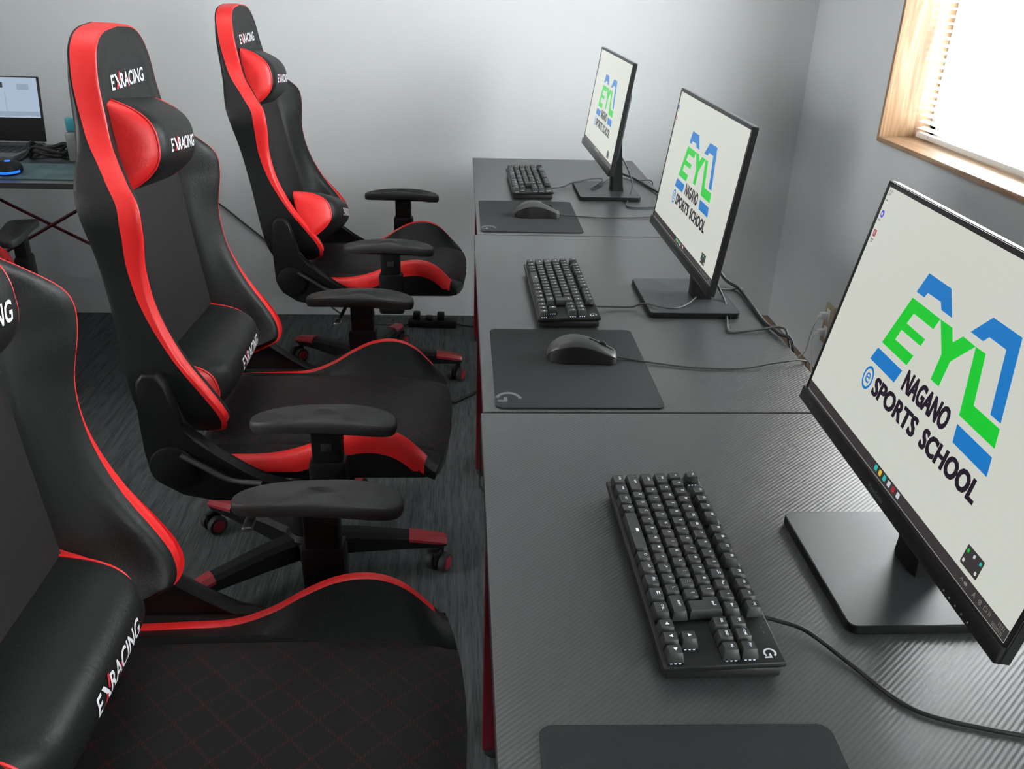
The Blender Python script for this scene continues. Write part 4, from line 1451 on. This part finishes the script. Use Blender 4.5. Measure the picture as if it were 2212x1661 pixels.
# ------------------------------------------------------------------ laptop desk at the back left
lx0, lx1, ly0, ly1, lz = -2.02, -1.02, 1.44, 2.04, .742
dk = tag(empty('desk', (lx0, ly0, 0)), 'dark desk at the left edge carrying the laptop, crossed rods below', 'desk')
bm = bmesh.new(); add_box(bm, (.5, .3, lz - .009), (1.0, .60, .018), .0012, 1)
finish('desk_top', bm, M['carbon'], dk)
for xx in (.05, .95):
    for yy in (.055, .525):
        bm = bmesh.new(); add_box(bm, (xx, yy, .362), (.035, .045, .72), .004)
        finish('leg', bm, M['redmetal'], dk)
    bm = bmesh.new(); add_box(bm, (xx, .29, .04), (.033, .425, .038), .004)
    finish('foot_bar', bm, M['redmetal'], dk)
for s in (1, -1):
    bm = bmesh.new()
    a = Vector((.05, .525, .715 if s > 0 else .215)); b = Vector((.95, .525, .215 if s > 0 else .715))
    a.y += .006 * s; b.y += .006 * s
    add_tube(bm, [a, b], .006, 8)
    finish('cross_rod', bm, M['redmetal'], dk)

# laptop: deck, hinge line at x -1.525.., screen facing -y
lt = tag(empty('laptop', (-1.663, 1.745, lz + .001), 0), 'open dark laptop with a lit page on its screen, cut off by the left edge', 'laptop')
bm = bmesh.new(); add_box(bm, (0, .10, .010), (.36, .25, .018), .004)
base = finish('keyboard_deck', bm, M['l_deck'], lt)
bm = bmesh.new()
for r in range(5):
    for c in range(13):
        add_box(bm, (-.156 + c * .0262, .045 + r * .024, .0200), (.020, .018, .0016), .0005, 1)
finish('laptop_keys', bm, M['l_bez'], base); base.children[0]['kind'] = 'stuff'
lid = empty('lid'); lid.parent = lt
lid.matrix_local = Matrix.Translation((0, .228, .020)) @ Matrix.Rotation(math.radians(-8), 4, 'X')
bm = bmesh.new(); add_box(bm, (0, .004, .108), (.360, .007, .216), .003)
finish('lid_shell', bm, M['l_bez'], lid)
bm = bmesh.new()
bm2 = [(-.174, .080), (.173, .080), (.173, .212), (-.174, .212)]
flat_poly(bm, bm2, 0)
bm.transform(Matrix.Translation((0, -.0004, 0)) @ Matrix.Rotation(PI / 2, 4, 'X'))
ls = finish('laptop_screen', bm, M['l_scr'], lid, smooth=0, normals=False)
for (x0, y0, x1, y1, k) in ((.034, .178, .058, .196, 'l_dark'), (-.02, .150, .040, .155, 'l_dark'), (.105, .172, .145, .192, 'l_scr2'), (.062, .084, .064, .170, 'l_scr2'), (-.12, .15, -.03, .200, 'l_dark'), (-.172, .085, .172, .100, 'l_scr2')):
    bm = bmesh.new(); flat_poly(bm, rrect(x0, y0, x1, y1, .002, 2), 0)
    bm.transform(Matrix.Translation((0, -.0010, 0)) @ Matrix.Rotation(PI / 2, 4, 'X'))
    finish('page_block', bm, M[k], ls, smooth=0, normals=False)

bm = bmesh.new(); add_prism(bm, rrect(-1.50, 1.478, -1.165, 1.70, .01), .003, Matrix.Translation((0, 0, lz + .0005)), .0006, 1)
tag(finish('mouse_pad', bm, M['matteal']), 'teal patterned mouse pad on the laptop desk', 'mouse pad')
gm = tag(empty('computer_mouse', (-1.418, 1.548, lz + .004), PR(4)), 'round dark mouse with glowing blue rim beside the laptop', 'mouse')
bm = bmesh.new()
lathe(bm, [(0, 0), (.030, 0), (.034, .006), (.034, .016), (.028, .030), (.016, .037), (0, .039)], 32)
for v in bm.verts: v.co.y *= 1.5
finish('mouse_body', bm, M['mouse_side'], gm, 50)
bm = bmesh.new()
n = 30
for k in range(n):
    a = PI * 1.08 + PI * .84 * k / n; b = PI * 1.08 + PI * .84 * (k + 1) / n
    va = [bm.verts.new((.0352 * math.cos(t), .0528 * math.sin(t), zz)) for t, zz in ((a, .006), (b, .006), (b, .013), (a, .013))]
    bm.faces.new(va)
bmesh.ops.remove_doubles(bm, verts=bm.verts[:], dist=1e-5)
o = finish('light_strip', bm, M['l_blue'], gm, 50); o['label'] = 'blue light strip around the rear of the mouse'
o.modifiers.new('t', 'SOLIDIFY').thickness = .0012
bm = bmesh.new(); add_cyl(bm, (0, -.006, .0385), (0, 0, 1), .009, .003, 20, .001)
finish('lit_logo', bm, M['l_blue'], gm)
# coiled black cables beside the laptop
random.seed(4)
bm = bmesh.new()
pts = []
for k in range(46):
    a = k * .62
    pts.append((-1.400 + (.060 + .014 * random.random()) * math.cos(a), 1.815 + (.050 + .012 * random.random()) * math.sin(a), lz + .008 + .030 * random.random() + .012 * math.sin(k * .3)))
pts += [(-1.455, 1.72, lz + .014), (-1.475, 1.675, lz + .010)]
add_tube(bm, pts, .0045, 8, 4)
tag(finish('cable_bundle', bm, M['cable'], None, 80), 'tangled bundle of black cable beside the laptop', 'cable bundle')
cup = tag(empty('storage_box', (-1.288, 1.77, lz)), 'smoky grey box holding a teal packet at the back of the laptop desk', 'box')
bm = bmesh.new(); add_box(bm, (0, 0, .048), (.060, .06, .094), .006)
finish('box_body', bm, M['greyplas'], cup)
pk = None
bm = bmesh.new(); add_box(bm, (-.012, 0, .1175), (.036, .024, .044), .005)
o = finish('packet', bm, M['teal'], None); o.location = (-1.288, 1.77, lz); tag(o, 'teal packet on top of the smoky grey box', 'packet')
